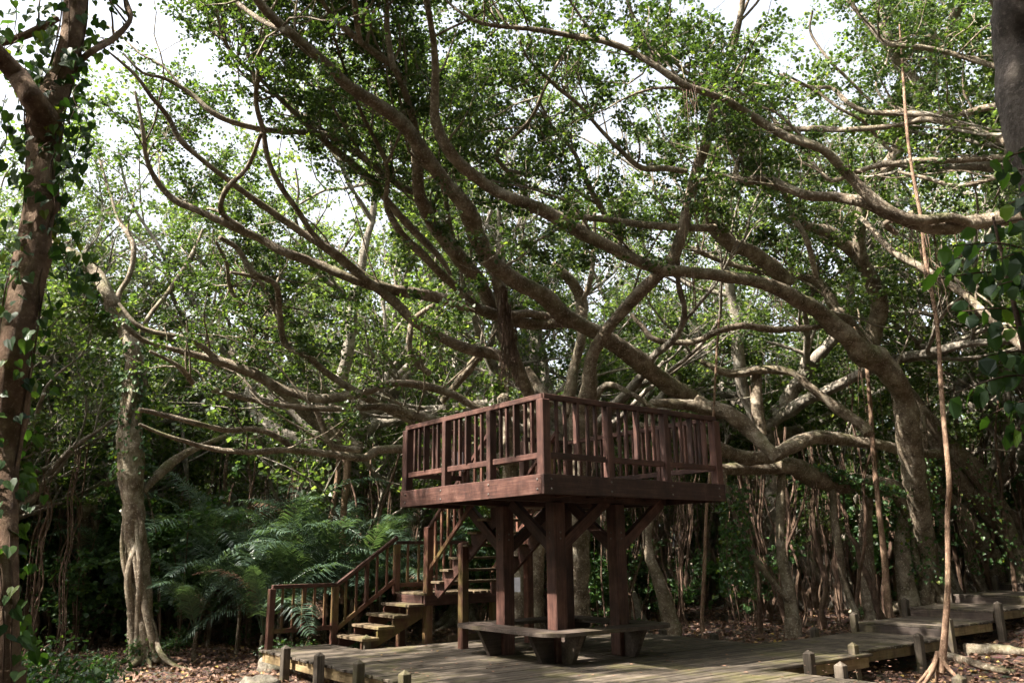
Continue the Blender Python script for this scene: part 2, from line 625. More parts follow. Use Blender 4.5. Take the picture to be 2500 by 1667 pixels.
# ================================================================== SETTING
def build_ground():
    acc = Acc()
    xs = np.concatenate([np.linspace(-90, -22, 18), np.linspace(-20, 24, 150), np.linspace(26, 90, 18)])
    ys = np.concatenate([np.linspace(-30, 0, 12), np.linspace(1, 32, 110), np.linspace(34, 120, 24)])
    X, Y = np.meshgrid(xs, ys)
    V = np.stack([X, Y, ground_z(X, Y)], -1).reshape(-1, 3)
    n, m = len(xs), len(ys)
    i = np.arange(m - 1)[:, None] * n
    j = np.arange(n - 1)[None]
    F = np.stack([i + j, i + j + 1, i + n + j + 1, i + n + j], -1).reshape(-1, 4)
    acc.add(V, F)
    o = acc.build('ground', M['floor'])
    tag(o, kind='structure')


build_ground()

# ================================================================== TIMBER DECK AND WALKWAY
DZ = 0.35                                                    # deck top above the forest floor
FR = dict(loc=(CX, CY, 0.0), rz=ANG)


def thing_uv(name, label, cat, group=None):
    return empty(name, FR['loc'], FR['rz'], label, cat, group)


def boards(acc, u0, u1, v0, v1, z, along, w=.145, gap=.018, th=.035, rag=.02):
    a0, a1 = (v0, v1) if along == 'u' else (u0, u1)
    n = max(1, round((a1 - a0) / w))
    ww = (a1 - a0) / n
    for i in range(n):
        c = a0 + ww * (i + .5)
        e0, e1 = rng.uniform(-rag, rag, 2)
        if along == 'u':
            lx, off, rot = (u1 - u0) + e1 - e0, ((u0 + u1) / 2 + (e0 + e1) / 2, c, z - th / 2 + rng.uniform(-.003, .003)), None
        else:
            lx, off, rot = (v1 - v0) + e1 - e0, (c, (v0 + v1) / 2 + (e0 + e1) / 2, z - th / 2 + rng.uniform(-.003, .003)), [[0, -1, 0], [1, 0, 0], [0, 0, 1]]
        tilt = rng.uniform(-.004, .004)
        chamfer_box(acc, lx, ww - gap, th, .005, off, rot, val=rng.random())
        del tilt


def bollard(parent, u, v, top, bottom, w=.112, mat=None, name='post'):
    """square post with a low pyramid cap"""
    acc = Acc()
    h = w / 2
    c = .008
    rings = []
    for z, s in ((bottom, 1), (top - .05, 1), (top - .045, .97)):
        k = h * s
        rings.append([(-k + c, -k, z), (k - c, -k, z), (k, -k + c, z), (k, k - c, z), (k - c, k, z), (-k + c, k, z), (-k, k - c, z), (-k, -k + c, z)])
    V = np.array(sum(rings, []) + [(0, 0, top)])
    F = [[r * 8 + j, r * 8 + (j + 1) % 8, r * 8 + 8 + (j + 1) % 8, r * 8 + 8 + j] for r in range(2) for j in range(8)]
    # long axis is local X for the grain
    V2 = np.stack([V[:, 2], V[:, 1], -V[:, 0]], 1)
    acc.add(V2, np.array(F))
    acc.add(V2, np.array([[16 + j, 16 + (j + 1) % 8, 24] for j in range(8)]))
    o = acc.build(name, mat or M['deck'], parent, smooth=False, off=(0, 0, 0))
    fix(o)
    o.matrix_local = Matrix.Translation((u, v, 0)) @ Matrix.Rotation(R(-90), 4, 'Y') @ Matrix.Rotation(rng.uniform(-.05, .05), 4, 'X')
    return o


dk = thing_uv('timber_deck', 'low weathered grey plank deck under and in front of the red platform', 'deck')
acc = Acc()
boards(acc, -1.32, 2.6, -9.0, -1.12, DZ, 'u')
boards(acc, -1.32, 5.0, -1.12, .72, DZ, 'u')
boards(acc, -1.32, 4.85, .72, 4.3, DZ, 'u')
boards(acc, -1.3, -.12, 4.3, 5.42, DZ, 'u')
o = acc.build('deck_boards', M['deck'], dk, smooth=False, off=(0, 0, 0))
fix(o)
for (a, b) in (((-1.24, -9, .24), (-1.24, 5.38, .24)), ((2.52, -9, .24), (2.52, -1.2, .24)), ((-1.2, 4.22, .24), (4.8, 4.22, .24)),
               ((4.78, .8, .24), (4.78, 4.15, .24)), ((2.6, -1.06, .24), (4.9, -1.06, .24)), ((-1.2, 5.34, .24), (-.2, 5.34, .24)),
               ((.6, -9, .24), (.6, 4.1, .24))):
    timber('edge_beam', a, b, .06, .14, M['side'], dk)
for (u, v, t) in ((-1.39, 4.2, .52), (-1.40, 3.05, .52), (-1.41, 1.9, .53), (-1.42, .78, .52), (-1.42, -.4, .52), (-1.42, -1.6, .52),
                  (-.02, 4.36, .56), (2.68, -2.03, .52), (2.68, -3.35, .52), (2.68, -4.6, .52), (3.32, -1.2, .53), (4.93, 1.62, .46), (4.93, 2.75, .46)):
    bollard(dk, u, v, t, -.15)
# low kerb at the back of the deck
timber('kerb', (1.45, 4.3, DZ + .05), (2.9, 4.3, DZ + .05), .05, .10, M['tread'], dk)

names = ['level walkway section that joins the deck', 'first raised walkway section after the deck', 'second raised walkway section',
         'third raised walkway section', 'fourth raised walkway section cut by the photo edge', 'last walkway section beyond the photo edge']
US = [5.02, 7.72, 9.60, 11.50, 13.75, 15.9, 18.0]
for i in range(6):
    z = DZ + .16 * i
    w0, w1 = -.82, .66 + .03 * i
    if i == 0:
        w0 = -.86
    wk = thing_uv('walkway_section', 'grey plank ' + names[i], 'walkway', 'stepped boardwalk sections')
    acc = Acc()
    boards(acc, US[i], US[i + 1] - .02 + (.04 if i else 0), w0, w1, z, 'v')
    fix(acc.build('walkway_boards', M['deck'], wk, smooth=False, off=(0, 0, 0)))
    for vv in (w0 + .05, w1 - .05):
        timber('side_beam', (US[i] + .05, vv, z - .105), (US[i + 1] - .08, vv, z - .105), .05, .135, M['side'], wk)
    if i:
        timber('riser', (US[i] + .012, w0 + .02, z - .105), (US[i] + .012, w1 - .02, z - .105), .025, .135, M['bench'], wk)  # darker bench wood stands in for shade on the riser face
    pts_ = [(US[i] + .02, w0 - .07), (US[i] + .02, w1 + .07)] if i else [(US[i] - .3, w0 - .12), (6.45, .74), (6.62, w0 - .08)]
    for (u, v) in pts_:
        g = float(ground_z(*uv(u, v)[:2]))
        bollard(wk, u, v, z + (.17 if i else .16), g - .1)

# ================================================================== RED PLATFORM
ZT = .91269 + GZ
ZB = .66968 + GZ
pf = thing_uv('viewing_platform', 'red stained timber viewing platform raised on four square posts', 'platform')
RW = M['red']
acc = Acc()
FL = ZT - .045
boards(acc, .05, L - .05, .05, 2.32, FL, 'v', th=.035, rag=0)
boards(acc, .05, 1.12, 2.32, L - .05, FL, 'v', th=.035, rag=0)
boards(acc, 2.38, L - .05, 2.32, L - .05, FL, 'v', th=.035, rag=0)
fix(acc.build('platform_floor', RW, pf, smooth=False, off=(0, 0, 0)))
zc = (ZT + ZB) / 2
hh = ZT - ZB
timber('fascia_board', (0.0, .0225, zc), (L, .0225, zc), .045, hh, RW, pf)
timber('fascia_board', (.0225, .045, zc), (.0225, L, zc), .045, hh, RW, pf)
timber('fascia_board', (L - .0225, .045, zc), (L - .0225, L, zc), .045, hh, RW, pf)
timber('fascia_board', (.045, L - .0225, zc), (1.1, L - .0225, zc), .045, hh, RW, pf)
timber('fascia_board', (2.4, L - .0225, zc), (L - .045, L - .0225, zc), .045, hh, RW, pf)
PS = 1.14
PW = .20
for vv in (PS, L - PS):
    timber('floor_beam', (.06, vv, ZB - .02 + .08), (L - .06, vv, ZB - .02 + .08), .09, .14, RW, pf)
for uu in (.55, PS, 1.72, L - PS, 2.9):
    if uu == 1.72:
        timber('joist', (uu, .06, ZB + .105), (uu, 2.3, ZB + .105), .06, .1, RW, pf)
    else:
        timber('joist', (uu, .06, ZB + .105), (uu, 3.36, ZB + .105), .06, .1, RW, pf)
for (a, b) in ((PS, PS), (PS, L - PS), (L - PS, PS), (L - PS, L - PS)):
    timber('post', (a, b, DZ + .002), (a, b, ZB - .012), PW, PW, RW, pf, c=.012)
    z0 = ZB - .62
    if not (a > 2 and b > 2):
        timber('brace', (a + .08, b, z0), (min(a + .98, 3.3), b, z0 + .62 * min(1, (min(a + .98, 3.3) - a - .08) / .9) + .03), .09, .155, RW, pf)
        timber('brace', (a, b + .08, z0), (a, min(b + .98, 3.3), z0 + .62 * min(1, (min(b + .98, 3.3) - b - .08) / .9) + .03), .09, .155, RW, pf)


def rail_side(p, q, bays=3, big=(True, True), name='railing'):
    """posts, rails and balusters between p and q (u,v) on the platform"""
    p = np.array(p, float)
    q = np.array(q, float)
    d = q - p
    ln = np.linalg.norm(d)
    d /= ln
    z3 = lambda s, z: (*(p + d * s), z)
    timber('top_rail', z3(-.02, ZT + .965), z3(ln + .02, ZT + .965), .085, .07, RW, pf)
    vertical = abs(d[1]) > .5
    bay = ln / bays
    for i in range(bays + 1):
        if i in (0, bays):
            if (big[0] if i == 0 else big[1]):
                timber('railing_post', z3(i * bay, ZT - .04), z3(i * bay, ZT + .93), .13, .13, RW, pf, c=.01)
        else:
            timber('railing_post', z3(i * bay, ZT - .10), z3(i * bay, ZT + .93), .085 if not vertical else .115, .115 if not vertical else .085, RW, pf)
    for i in range(bays):
        s0 = i * bay + .06
        s1 = (i + 1) * bay - .06
        timber('bottom_rail', z3(s0, ZT + .235), z3(s1, ZT + .235), .05, .075, RW, pf)
        for fr, w in ((.2, .048), (.32, .048), (.5, .095), (.68, .048), (.8, .048)):
            s = i * bay + bay * fr + rng.uniform(-.006, .006)
            ww = (w, .035) if vertical else (.035, w)
            timber('baluster', z3(s, ZT + .272), z3(s, ZT + .93), ww[0], ww[1], RW, pf, c=.004)


def bolt(u, v, z, nu, nv):
    a = Acc()
    k = 8
    V = []
    for d_, r_ in ((0, .014), (.007, .014), (.011, .007)):
        for j in range(k):
            f = 6.283 * j / k
            V.append((u + nu * d_ - nv * r_ * math.cos(f), v + nv * d_ + nu * r_ * math.cos(f), z + r_ * math.sin(f)))
    a.add(V, [[q * k + j, q * k + (j + 1) % k, (q + 1) * k + (j + 1) % k, (q + 1) * k + j] for q in range(2) for j in range(k)])
    a.f.append(np.array([[2 * k + j for j in range(k)]], np.int32))
    a.a.append(np.full(1, .5, np.float32))
    fix(a.build('bolt', M['steel'], pf, smooth=False, off=(0, 0, 0)))


M['steel'] = plain_mat('dull_bolt_steel', (.10, .085, .075), .5)
for s_ in (.12, 1.14, 2.30, 3.30):
    for dz_ in (-.06, .06):
        bolt(0, s_, zc + dz_, -1, 0)
        bolt(s_, 0, zc + dz_, 0, -1)
for a_, b_ in ((PS, PS), (PS, L - PS), (L - PS, PS)):
    for z_ in (ZB - .50, ZB - .42):
        bolt(a_ - PW / 2, b_, z_, -1, 0)
        bolt(a_, b_ - PW / 2, z_, 0, -1)
e = .075
rail_side((e, e), (e, L - e), 3, (True, True))
rail_side((e, e), (L - e, e), 3, (False, True))
rail_side((L - e, e), (L - e, L - e), 3, (False, True))
rail_side((e, L - e), (1.13, L - e), 1, (False, True))
rail_side((2.37, L - e), (L - e, L - e), 1, (True, False))

# ================================================================== STAIRCASE
st = thing_uv('wooden_staircase', 'open red timber staircase with mossy treads climbing to the platform', 'staircase')
TR = .155
z_tr = [DZ + TR * (k + 1) for k in range(5)]
u_tr = [-.12 + .272 * k for k in range(5)]
VN, VF = 4.32, 5.22
for k in range(4):
    timber('tread', (u_tr[k] + .14, VN - .03, z_tr[k] - .022), (u_tr[k] + .14, VF + .0, z_tr[k] - .022), .30, .045, M['tread'], st)


def stringer(name, u0, z0, du, dz, n, v, mat, thick=.05, axis='u', sgn=1):
    """saw-tooth side board; runs along u (or along -v)"""
    pts = []
    for k in range(n):
        pts.append((k * du, z0 + k * dz))
        pts.append((k * du, z0 + (k + 1) * dz))
    pts.append((n * du, z0 + n * dz))
    top = list(pts)
    low = [(n * du, z0 + n * dz - .20), (.10, z0 - .12 if False else z0 - .05), (0, z0)]
    poly = top + low
    N = len(poly)
    V = []
    for t in (-thick / 2, thick / 2):
        for s, z in poly:
            V.append((u0 + s, v + t, z) if axis == 'u' else (v + t, u0 - s, z))
    a = Acc()
    a.add(V, np.array([[i, (i + 1) % N, N + (i + 1) % N, N + i] for i in range(N)]))
    me_v = np.array(V)
    a2 = a
    # triangulate side by strips
    import mathutils
    tri = mathutils.geometry.tessellate_polygon([[Vector((s, z, 0)) for s, z in poly]])
    T = np.array([list(t_) for t_ in tri])
    a2.f.append(T.astype(np.int32))
    a2.a.append(np.full(len(T), .5, np.float32))
    a2.f.append((T[:, ::-1] + N).astype(np.int32))
    a2.a.append(np.full(len(T), .5, np.float32))
    o = a2.build(name, mat, st, smooth=False, off=(0, 0, 0))
    fix(o)
    return o


stringer('stringer', -.10, DZ - .02, .272, TR, 4, VN + .06, M['redm'])
stringer('stringer', -.10, DZ - .02, .272, TR, 4, VF - .06, M['redm'])
LZ = DZ + TR * 5 + .01
acc = Acc()
boards(acc, .98, 2.55, VN, VF + .05, LZ, 'v', rag=0)
fix(acc.build('landing', M['tread'], st, smooth=False, off=(0, 0, 0)))
for a, b in (((1.0, VN + .02, LZ - .12), (2.52, VN + .02, LZ - .12)), ((1.0, VF, LZ - .12), (2.52, VF, LZ - .12)),
             ((1.0, VN + .05, LZ - .12), (1.0, VF - .03, LZ - .12)), ((2.5, VN + .05, LZ - .12), (2.5, VF - .03, LZ - .12))):
    timber('landing_beam', a, b, .05, .16, RW, st)
for (u, v, zt_) in ((1.10, VN + .06, GZ + .42), (1.12, VF + .06, GZ - .7), (2.44, VN + .06, LZ - .2), (2.44, VF + .06, GZ + .18), (1.10, 3.34, GZ + .14), (2.4, 3.34, GZ + .75)):
    timber('support_post', (u, v, -.12), (u, v, zt_), .125, .125, M['redm'], st, c=.01)
# second flight, climbing towards the platform through the opening in its floor
n2 = 8
dz2 = (ZT - .03 - LZ) / n2
for k in range(n2 - 1):
    zz = LZ + dz2 * (k + 1)
    vv = 4.20 - .262 * k
    timber('tread', (1.05, vv - .11, zz - .02), (2.40, vv - .11, zz - .02), .26, .04, M['tread'], st)
stringer('stringer', 4.24, LZ - .03, .262, dz2, n2 - 1, 1.17, RW, axis='v')
stringer('stringer', 4.24, LZ - .03, .262, dz2, n2 - 1, 2.30, RW, axis='v')


def stair_rail(a, b, hgt, low, posts, n, name='stair'):
    a = np.array(a, float)
    b = np.array(b, float)
    up = np.array([0, 0, 1.0])
    timber('handrail', a + up * hgt, b + up * hgt, .075, .06, M['red'], st)
    timber('lower_rail', a + up * low, b + up * low, .045, .07, M['redm'], st)
    for p in posts:
        q = a + (b - a) * p
        timber('newel_post', q - up * .05, q + up * (hgt - .03), .10, .10, M['redm'], st)
    for i in range(n):
        f = (i + 1) / (n + 1)
        q = a + (b - a) * f
        wide = n % 2 and i == n // 2
        timber('baluster', q + up * (low + .035), q + up * (hgt - .03), .05 if wide else .035, .08 if wide else .045, M['redm'], st, c=.004)


VR = 5.35
stair_rail((-1.19, VR, DZ), (-.1, VR, DZ), .93, .26, (0.0, 1.0), 5)
stair_rail((-.1, VR, DZ), (1.05, VR, LZ), .93 - .02, .20, (), 5)
stair_rail((1.05, VR, LZ), (1.72, VR, LZ), .82, .10, (0.0,), 2)
stair_rail((1.72, VR, LZ), (2.5, VR, LZ), .82, .10, (0.0, 1.0), 4)
# left side of the second flight
p0 = np.array([1.10, 4.36, LZ + .02])
p1 = np.array([1.10, 2.42, ZT + .02])
stair_rail(p0, p1 * .0 + p0 + (p1 - p0) * .98, 1.02, .34, (), 9)
stair_rail((2.40, 4.36, LZ + .02), (2.40, 2.5, ZT), 1.0, .3, (), 9)

# ================================================================== BENCH
bn = thing_uv('ring_bench', 'square ring bench of worn planks with rounded corners around the platform posts', 'bench')
BZ = DZ + .42


def ring_slab(half, cut, z0, z1, inner, icut, sgn):
    c0 = L / 2
    def loop(h, r):
        out = []
        for q in range(4):
            cx_, cy_ = [(h - r, h - r), (-h + r, h - r), (-h + r, -h + r), (h - r, -h + r)][q]
            for s in range(7):
                a = q * math.pi / 2 + s / 6 * math.pi / 2
                out.append((c0 + cx_ + r * math.cos(a), c0 + cy_ + r * math.sin(a)))
        return out
    o1, i1 = loop(half, cut), loop(inner, icut)
    n = len(o1)
    V = [(x, y, z) for z in (z0, z1) for lp in (o1, i1) for x, y in lp]
    F = []
    for k in range(n):
        j = (k + 1) % n
        F += [[k, j, 2 * n + j, 2 * n + k], [n + k, n + j, 3 * n + j, 3 * n + k], [2 * n + k, 2 * n + j, 3 * n + j, 3 * n + k], [k, j, n + j, n + k]]
    return np.array(V), np.array(F)


h0 = 1.17
acc = Acc()
for q in range(3):
    ho = h0 - q * .145
    V, F = ring_slab(ho, max(.06, .30 - q * .1), BZ - .045, BZ + rng.uniform(-.002, .002), ho - .137, max(.03, .2 - q * .09), 1)
    acc.add(V, F, rng.random(len(F)) * 0 + q * .3)
o = acc.build('seat', M['bench'], bn, smooth=False, off=(0, 0, 0))
fix(o)


def bracket(a, b, du, dv):
    acc = Acc()
    lo, hi = .10, .10
    s = [(.105, DZ + .002), (.30, DZ + .002), (.50, BZ - .05), (.105, BZ - .05)]
    nrm = np.array([-dv, du], float)
    V = []
    for t in (-.035, .035):
        for d_, z in s:
            V.append((a + du * d_ + nrm[0] * t, b + dv * d_ + nrm[1] * t, z))
    acc.add(V, np.array([[0, 1, 2, 3], [4, 7, 6, 5], [0, 4, 5, 1], [1, 5, 6, 2], [2, 6, 7, 3], [3, 7, 4, 0]]))
    o = acc.build('leg', M['bench'], bn, smooth=False, off=(0, 0, 0))
    fix(o)


for (a, b, su, sv) in ((PS, PS, -1, -1), (PS, L - PS, -1, 1), (L - PS, PS, 1, -1), (L - PS, L - PS, 1, 1)):
    bracket(a, b, su, 0)
    bracket(a, b, 0, sv)

# ================================================================== NOTICES
def notice(name, label, u, v, z, w, h, rot, lines):
    t = thing_uv(name, label, 'notice')
    acc = Acc()
    chamfer_box(acc, w, .006, h, .001)
    o = acc.build('sheet', M['paper'], t, smooth=False, off=(0, 0, 0))
    fix(o)
    o.matrix_local = Matrix.Translation((u, v, z)) @ Matrix.Rotation(rot, 4, 'Z')
    acc = Acc()
    for i in range(lines):
        lw = w * rng.uniform(.5, .85)
        chamfer_box(acc, lw, .002, h * .035, .0005, (0, -.0045, h * (.38 - .76 * i / max(1, lines - 1))))
    o2 = acc.build('print_lines', M['print'], t, smooth=False, off=(0, 0, 0))
    fix(o2)
    o2.matrix_local = o.matrix_local.copy()


notice('notice_sheet', 'white printed notice on the far stair post below the platform', 2.95, 4.4, GZ - .575, .17, .25, R(-38), 5)
notice('notice_sheet', 'blank white paper notice seen through the platform balusters', .98, L - .13, ZT + .50, .21, .30, R(0), 2)

# ================================================================== TREES: growth helpers
def unit(v):
    return v / (np.linalg.norm(v) + 1e-9)


def sprig(leaves, base, d, ln, n, size, spread=.09, val=None, droop=.15, sides=6, width=.45):
    """a leafy shoot: n leaves set alternately along it"""
    t = (np.arange(n) + rng.random(n)) / n
    side = unit(np.cross(d, [0.1, 0.2, 1.0]))
    C = base + d * (t * ln)[:, None] + side * (rng.choice([-1, 1], n) * rng.uniform(.3, 1, n) * spread)[:, None] \
        + rng.standard_normal((n, 3)) * spread * .35
    C[:, 2] -= droop * ln * t ** 2
    D = d * .6 + side * rng.uniform(-1, 1, n)[:, None] + rng.standard_normal((n, 3)) * .35
    D[:, 2] -= .35
    leaf_block(leaves, C, D, size * rng.uniform(.65, 1.2, n), width=width, val=val, sides=sides)


def twig(wood, leaves, P0, d, ln, r0, leaf=.06, nl=70, up=.25, k=4, sides=6):
    """a curving leafy twig with side shoots"""
    m = 6
    pts = [P0]
    dd = unit(d)
    for i in range(m):
        dd = unit(dd + rng.standard_normal(3) * .28 + np.array([0, 0, up * .35]))
        pts.append(pts[-1] + dd * ln / m)
    pts = np.array(pts)
    rr = np.linspace(r0, max(.003, r0 * .2), m + 1)
    tube(wood, pts, rr, k=k, rough=.06, step=.16)
    ns = max(2, nl // 26)
    for i in range(ns):
        f = rng.uniform(.28, 1.0) * m
        j = min(m - 1, int(f))
        q = pts[j] + (pts[j + 1] - pts[j]) * (f - j)
        sd = unit(pts[j + 1] - pts[j])
        dr = unit(sd * .5 + rng.standard_normal(3) * [.8, .8, .35])
        l2 = rng.uniform(.22, .5) * (ln / 1.5) ** .5
        if rng.random() < .5:
            tube(wood, np.array([q, q + dr * l2 * .5, q + dr * l2]), [.005, .004, .002], k=3, rough=0, smooth_path=False)
        sprig(leaves, q, dr, l2 * .8, max(4, nl // ns), leaf, spread=leaf * 1.5, sides=sides)


def dens(P):
    """low-frequency openness of the canopy (world space)"""
    x, y, z = P
    return (math.sin(x * .55 + 1.3) * math.cos(y * .48 + .4) + .6 * math.sin(x * 1.25 - y * .8 + z * .9)
            + .5 * math.cos(z * 1.1 - x * .4))


class Tree:
    def __init__(self, name, base, label, cat='tree', group=None, bark='fig', leafm='leaf', trunk='trunk'):
        self.root = empty(name, tuple(base), 0, label, cat, group)
        self.wood, self.leaves, self.roots, self.twigs = Acc(), Acc(), Acc(), Acc()
        self.bark, self.leafm, self.tname = bark, leafm, trunk
        self.limbs = []
        self.props = []

    def limb(self, pts, y0, y1, k=9, grow=1.0, rough=.10, scale=1.0, acc=None, bulge=0):
        """pts: (px, py, width) traced, y runs y0 -> y1 along it"""
        pts = [p if len(p) == 3 else (*p, None) for p in pts]
        w = [p[2] for p in pts]
        last = next(x for x in w if x)
        W = []
        for x in w:
            last = x or last
            W.append(last)
        xy = np.array([(p[0], p[1]) for p in pts], float)
        s = np.concatenate([[0], np.cumsum(np.linalg.norm(np.diff(xy, axis=0), axis=1))])
        s /= s[-1]
        ys = y0 + (y1 - y0) * s
        P = np.array([at(a, b, y) for (a, b), y in zip(xy, ys)])
        # the limb also wanders a little in depth
        P[1:-1, 1] += rng.uniform(-.12, .12, max(0, len(P) - 2))
        P = np.array([at(a, b, p[1]) for (a, b), p in zip(xy, P)])
        dep = pix(P)[2]
        r = np.array(W) / 2 * dep / F_PX * scale
        Pc, rc, T = tube(acc or self.wood, P, r, k=k if np.max(r) > .035 else 6, rough=rough)
        self.limbs.append((Pc, rc, T, grow))
        return Pc, rc

    def limb3(self, P, r, k=9, grow=0.0, rough=.12, acc=None):
        Pc, rc, T = tube(acc or self.wood, np.array(P, float), np.array(r, float), k=k, rough=rough)
        self.limbs.append((Pc, rc, T, grow))
        return Pc, rc

    def branch(self, per_m=.5, ln=(1.6, 3.6), zmin=3.2):
        """long thin secondary branches that cross between the limbs"""
        for P, r, T, g in list(self.limbs):
            if g < .5:
                continue
            tot = np.linalg.norm(np.diff(P, axis=0), axis=1).sum()
            for _ in range(rng.poisson(tot * per_m)):
                i = int(rng.uniform(.15, .95) * (len(P) - 2))
                if P[i, 2] < zmin:
                    continue
                d = unit(T[i] * .9 + rng.standard_normal(3) * [.55, .35, .35] + np.array([0, .1, .30]))
                l_ = rng.uniform(*ln)
                m = 8
                pts = [P[i]]
                for k in range(m):
                    d = unit(d + rng.standard_normal(3) * [.24, .18, .22] + np.array([0, .0, .05]))
                    pts.append(pts[-1] + d * l_ / m)
                r0 = min(r[i] * .6, rng.uniform(.014, .032))
                rr = np.linspace(r0, r0 * .25, m + 1)
                Pc, rc, Tc = tube(self.wood, np.array(pts), rr, k=6, rough=.10, step=.15)
                self.limbs.append((Pc, rc, Tc, 1.0))

    def sprout(self, per_m=1.6, leaf=.064, nl=105, ln=(.8, 1.9), zmin=2.2, up=.55, away=.25, xr=(-99, 99)):
        for P, r, T, g in self.limbs:
            if g <= 0:
                continue
            seg = np.linalg.norm(np.diff(P, axis=0), axis=1)
            tot = seg.sum()
            n = rng.poisson(tot * per_m * g)
            for _ in range(n):
                f = rng.random() ** .55
                i = min(len(P) - 2, int(f * (len(P) - 1)))
                if not xr[0] < P[i, 0] < xr[1]:
                    continue
                if P[i, 2] < zmin or (P[i, 2] < zmin + 1.6 and rng.random() < .75):
                    continue
                if P[i, 1] > 12.2 and P[i, 2] < 6.6 and -3.5 < P[i, 0] < 8 and rng.random() < .86:
                    continue                      # the inner limbs carry hardly any leaves
                if r[i] > .055 and rng.random() < .88:
                    continue
                if dens(P[i]) < -.75:
                    continue
                d = unit(T[i] * .5 + rng.standard_normal(3) * [.8, .6, .5] + np.array([0, away, up]))
                l_ = rng.uniform(*ln)
                twig(self.twigs, self.leaves, P[i], d, l_, min(r[i] * .5, .006 + .009 * l_), leaf=leaf, nl=int(nl * l_ / 1.3))

    def hang(self, P0, ln, n=1, r=(.005, .011), spread=.03, fan=.05):
        for _ in range(n):
            a = np.array(P0) + rng.standard_normal(3) * [spread, spread, .01]
            l_ = ln * rng.uniform(.55, 1.0)
            m = 6
            pts = [a]
            dx = rng.standard_normal(2) * fan
            for i in range(m):
                pts.append(pts[-1] + np.array([dx[0] * l_ / m + rng.normal(0, .010), dx[1] * l_ / m + rng.normal(0, .010), -l_ / m]))
            tube(self.roots, np.array(pts), np.linspace(rng.uniform(*r), .002, m + 1), k=4, rough=.05, step=.12)

    def drop(self, pxa, pxb, ya, yb, n, top=(2.6, 4.2), rmax=.035):
        """roots that have reached the ground and thickened into stems"""
        for _ in range(n):
            q = at(rng.uniform(pxa, pxb), 1300, rng.uniform(ya, yb))
            g = float(ground_z(q[0], q[1]))
            h = rng.uniform(*top)
            m = 9
            ln_ = rng.normal(0, .42, 2)
            k = np.linspace(1, 0, m + 1)
            w = np.cumsum(rng.normal(0, .055, (m + 1, 2)), 0)
            P = np.stack([q[0] + ln_[0] * k + w[:, 0], q[1] + ln_[1] * k + w[:, 1], g - .05 + h * k], -1)
            r = .007 + rmax * rng.random() ** 3
            if r > .02:
                self.props.append(Acc())
            tube(self.roots if r <= .02 else self.props[-1], P, np.linspace(r * .45, r * 1.2, m + 1), k=5 if r < .02 else 7, rough=.12)
            for _ in range(rng.integers(1, 5)):
                tube(self.roots, P[:, :] + rng.standard_normal(3) * [.05, .05, 0] + rng.normal(0, .012, P.shape), np.full(m + 1, rng.uniform(.002, .007)), k=4, rough=.05)

    def done(self):
        b = tuple(self.root.location)
        self.wood.build(self.tname, M[self.bark], self.root, off=b)
        for a_ in self.props[:100]:
            a_.build('prop_root', M['root'], self.root, off=b)
        if self.twigs.v:
            self.twigs.build('branches', M[self.bark], self.root, off=b)
        if self.leaves.v:
            self.leaves.build('crown', M[self.leafm], self.root, smooth=False, off=b)
        if self.roots.v:
            self.roots.build('aerial_roots', M['root'], self.root, off=b)
        return self.root


def flare(tr, base, top, r, n=9, reach=2.2, k=6):
    """buttress roots running out from the foot of a trunk"""
    for i in range(n):
        a = i / n * 6.283 + rng.uniform(-.3, .3)
        d = np.array([math.cos(a), math.sin(a), 0])
        R_ = r * reach * rng.uniform(.8, 1.5)
        P = [top + d * r * .45, (top + base) / 2 + d * r * .8 + [0, 0, -.1], base + d * r * 1.3 + [0, 0, .10], base + d * R_ + [0, 0, .0], base + d * R_ * 1.5 - [0, 0, .08]]
        tr.limb3(P, [r * .45, r * .42, r * .36, r * .22, r * .10], k=k)


def floor_at(px, py):
    """where the sight line meets the forest floor"""
    for y in np.arange(4, 40, .1):
        p = at(px, py, y)
        if p[2] <= ground_z(p[0], p[1]):
            return p
    return at(px, py, 30)


# ================================================================== TREES traced one by one
# --- central spreading fig behind the platform
base = at(1290, 1500, 17.0)
base[2] = ground_z(base[0], base[1])
t = Tree('fig_tree', base, 'great spreading fig behind the platform whose limbs fan over it and far to the left')
A = t.limb
A([(1700, 978, 44), (1604, 921, 42), (1508, 844, 42), (1431, 798, 38), (1374, 768, 42), (1336, 730, 42), (1259, 684, 38), (1206, 645, 44), (1164, 577, 40), (1133, 500, 38),
   (1086, 446, 37), (1023, 357, 35), (970, 290, 33), (858, 214, 29), (800, 161, 27), (696, 71, 23), (634, 9, 20), (590, -60, 17)], 16.9, 8.6, k=12, grow=.8)
A([(1303, 990, 32), (1259, 883, 32), (1242, 825, 30), (1232, 768, 30), (1221, 720, 28), (1206, 660, 28)], 15.8, 14.6, grow=0)
A([(1340, 990, 30), (1300, 925, 26), (1285, 900, 20)], 16.2, 16.4, grow=.2)
A([(1232, 768, 34), (1198, 737, 34), (1167, 684, 35), (1118, 626, 36), (1083, 584, 35), (1050, 536, 34), (1023, 469, 31), (1019, 402, 26), (1014, 350, 22), (1010, 300, 20),
   (970, 178, 17), (934, 143, 17), (880, 103, 15), (820, 50, 12), (770, -20, 9)], 15.2, 9.5, k=11)
A([(880, 103, 14), (870, 50, 13), (862, -30, 11)], 10.1, 9.2)
A([(960, 170, 15), (946, 80, 14), (943, -30, 11)], 10.5, 9.8)
A([(1240, 783, 28), (1206, 768, 30), (1144, 749, 29), (1049, 722, 27), (934, 703, 25), (857, 680, 24), (800, 655, 23), (759, 638, 22), (696, 616, 22), (638, 585, 20), (558, 549, 18),
   (482, 513, 16), (424, 487, 15), (379, 437, 13), (357, 384, 11), (348, 312, 9), (330, 223, 6)], 15.0, 11.5)
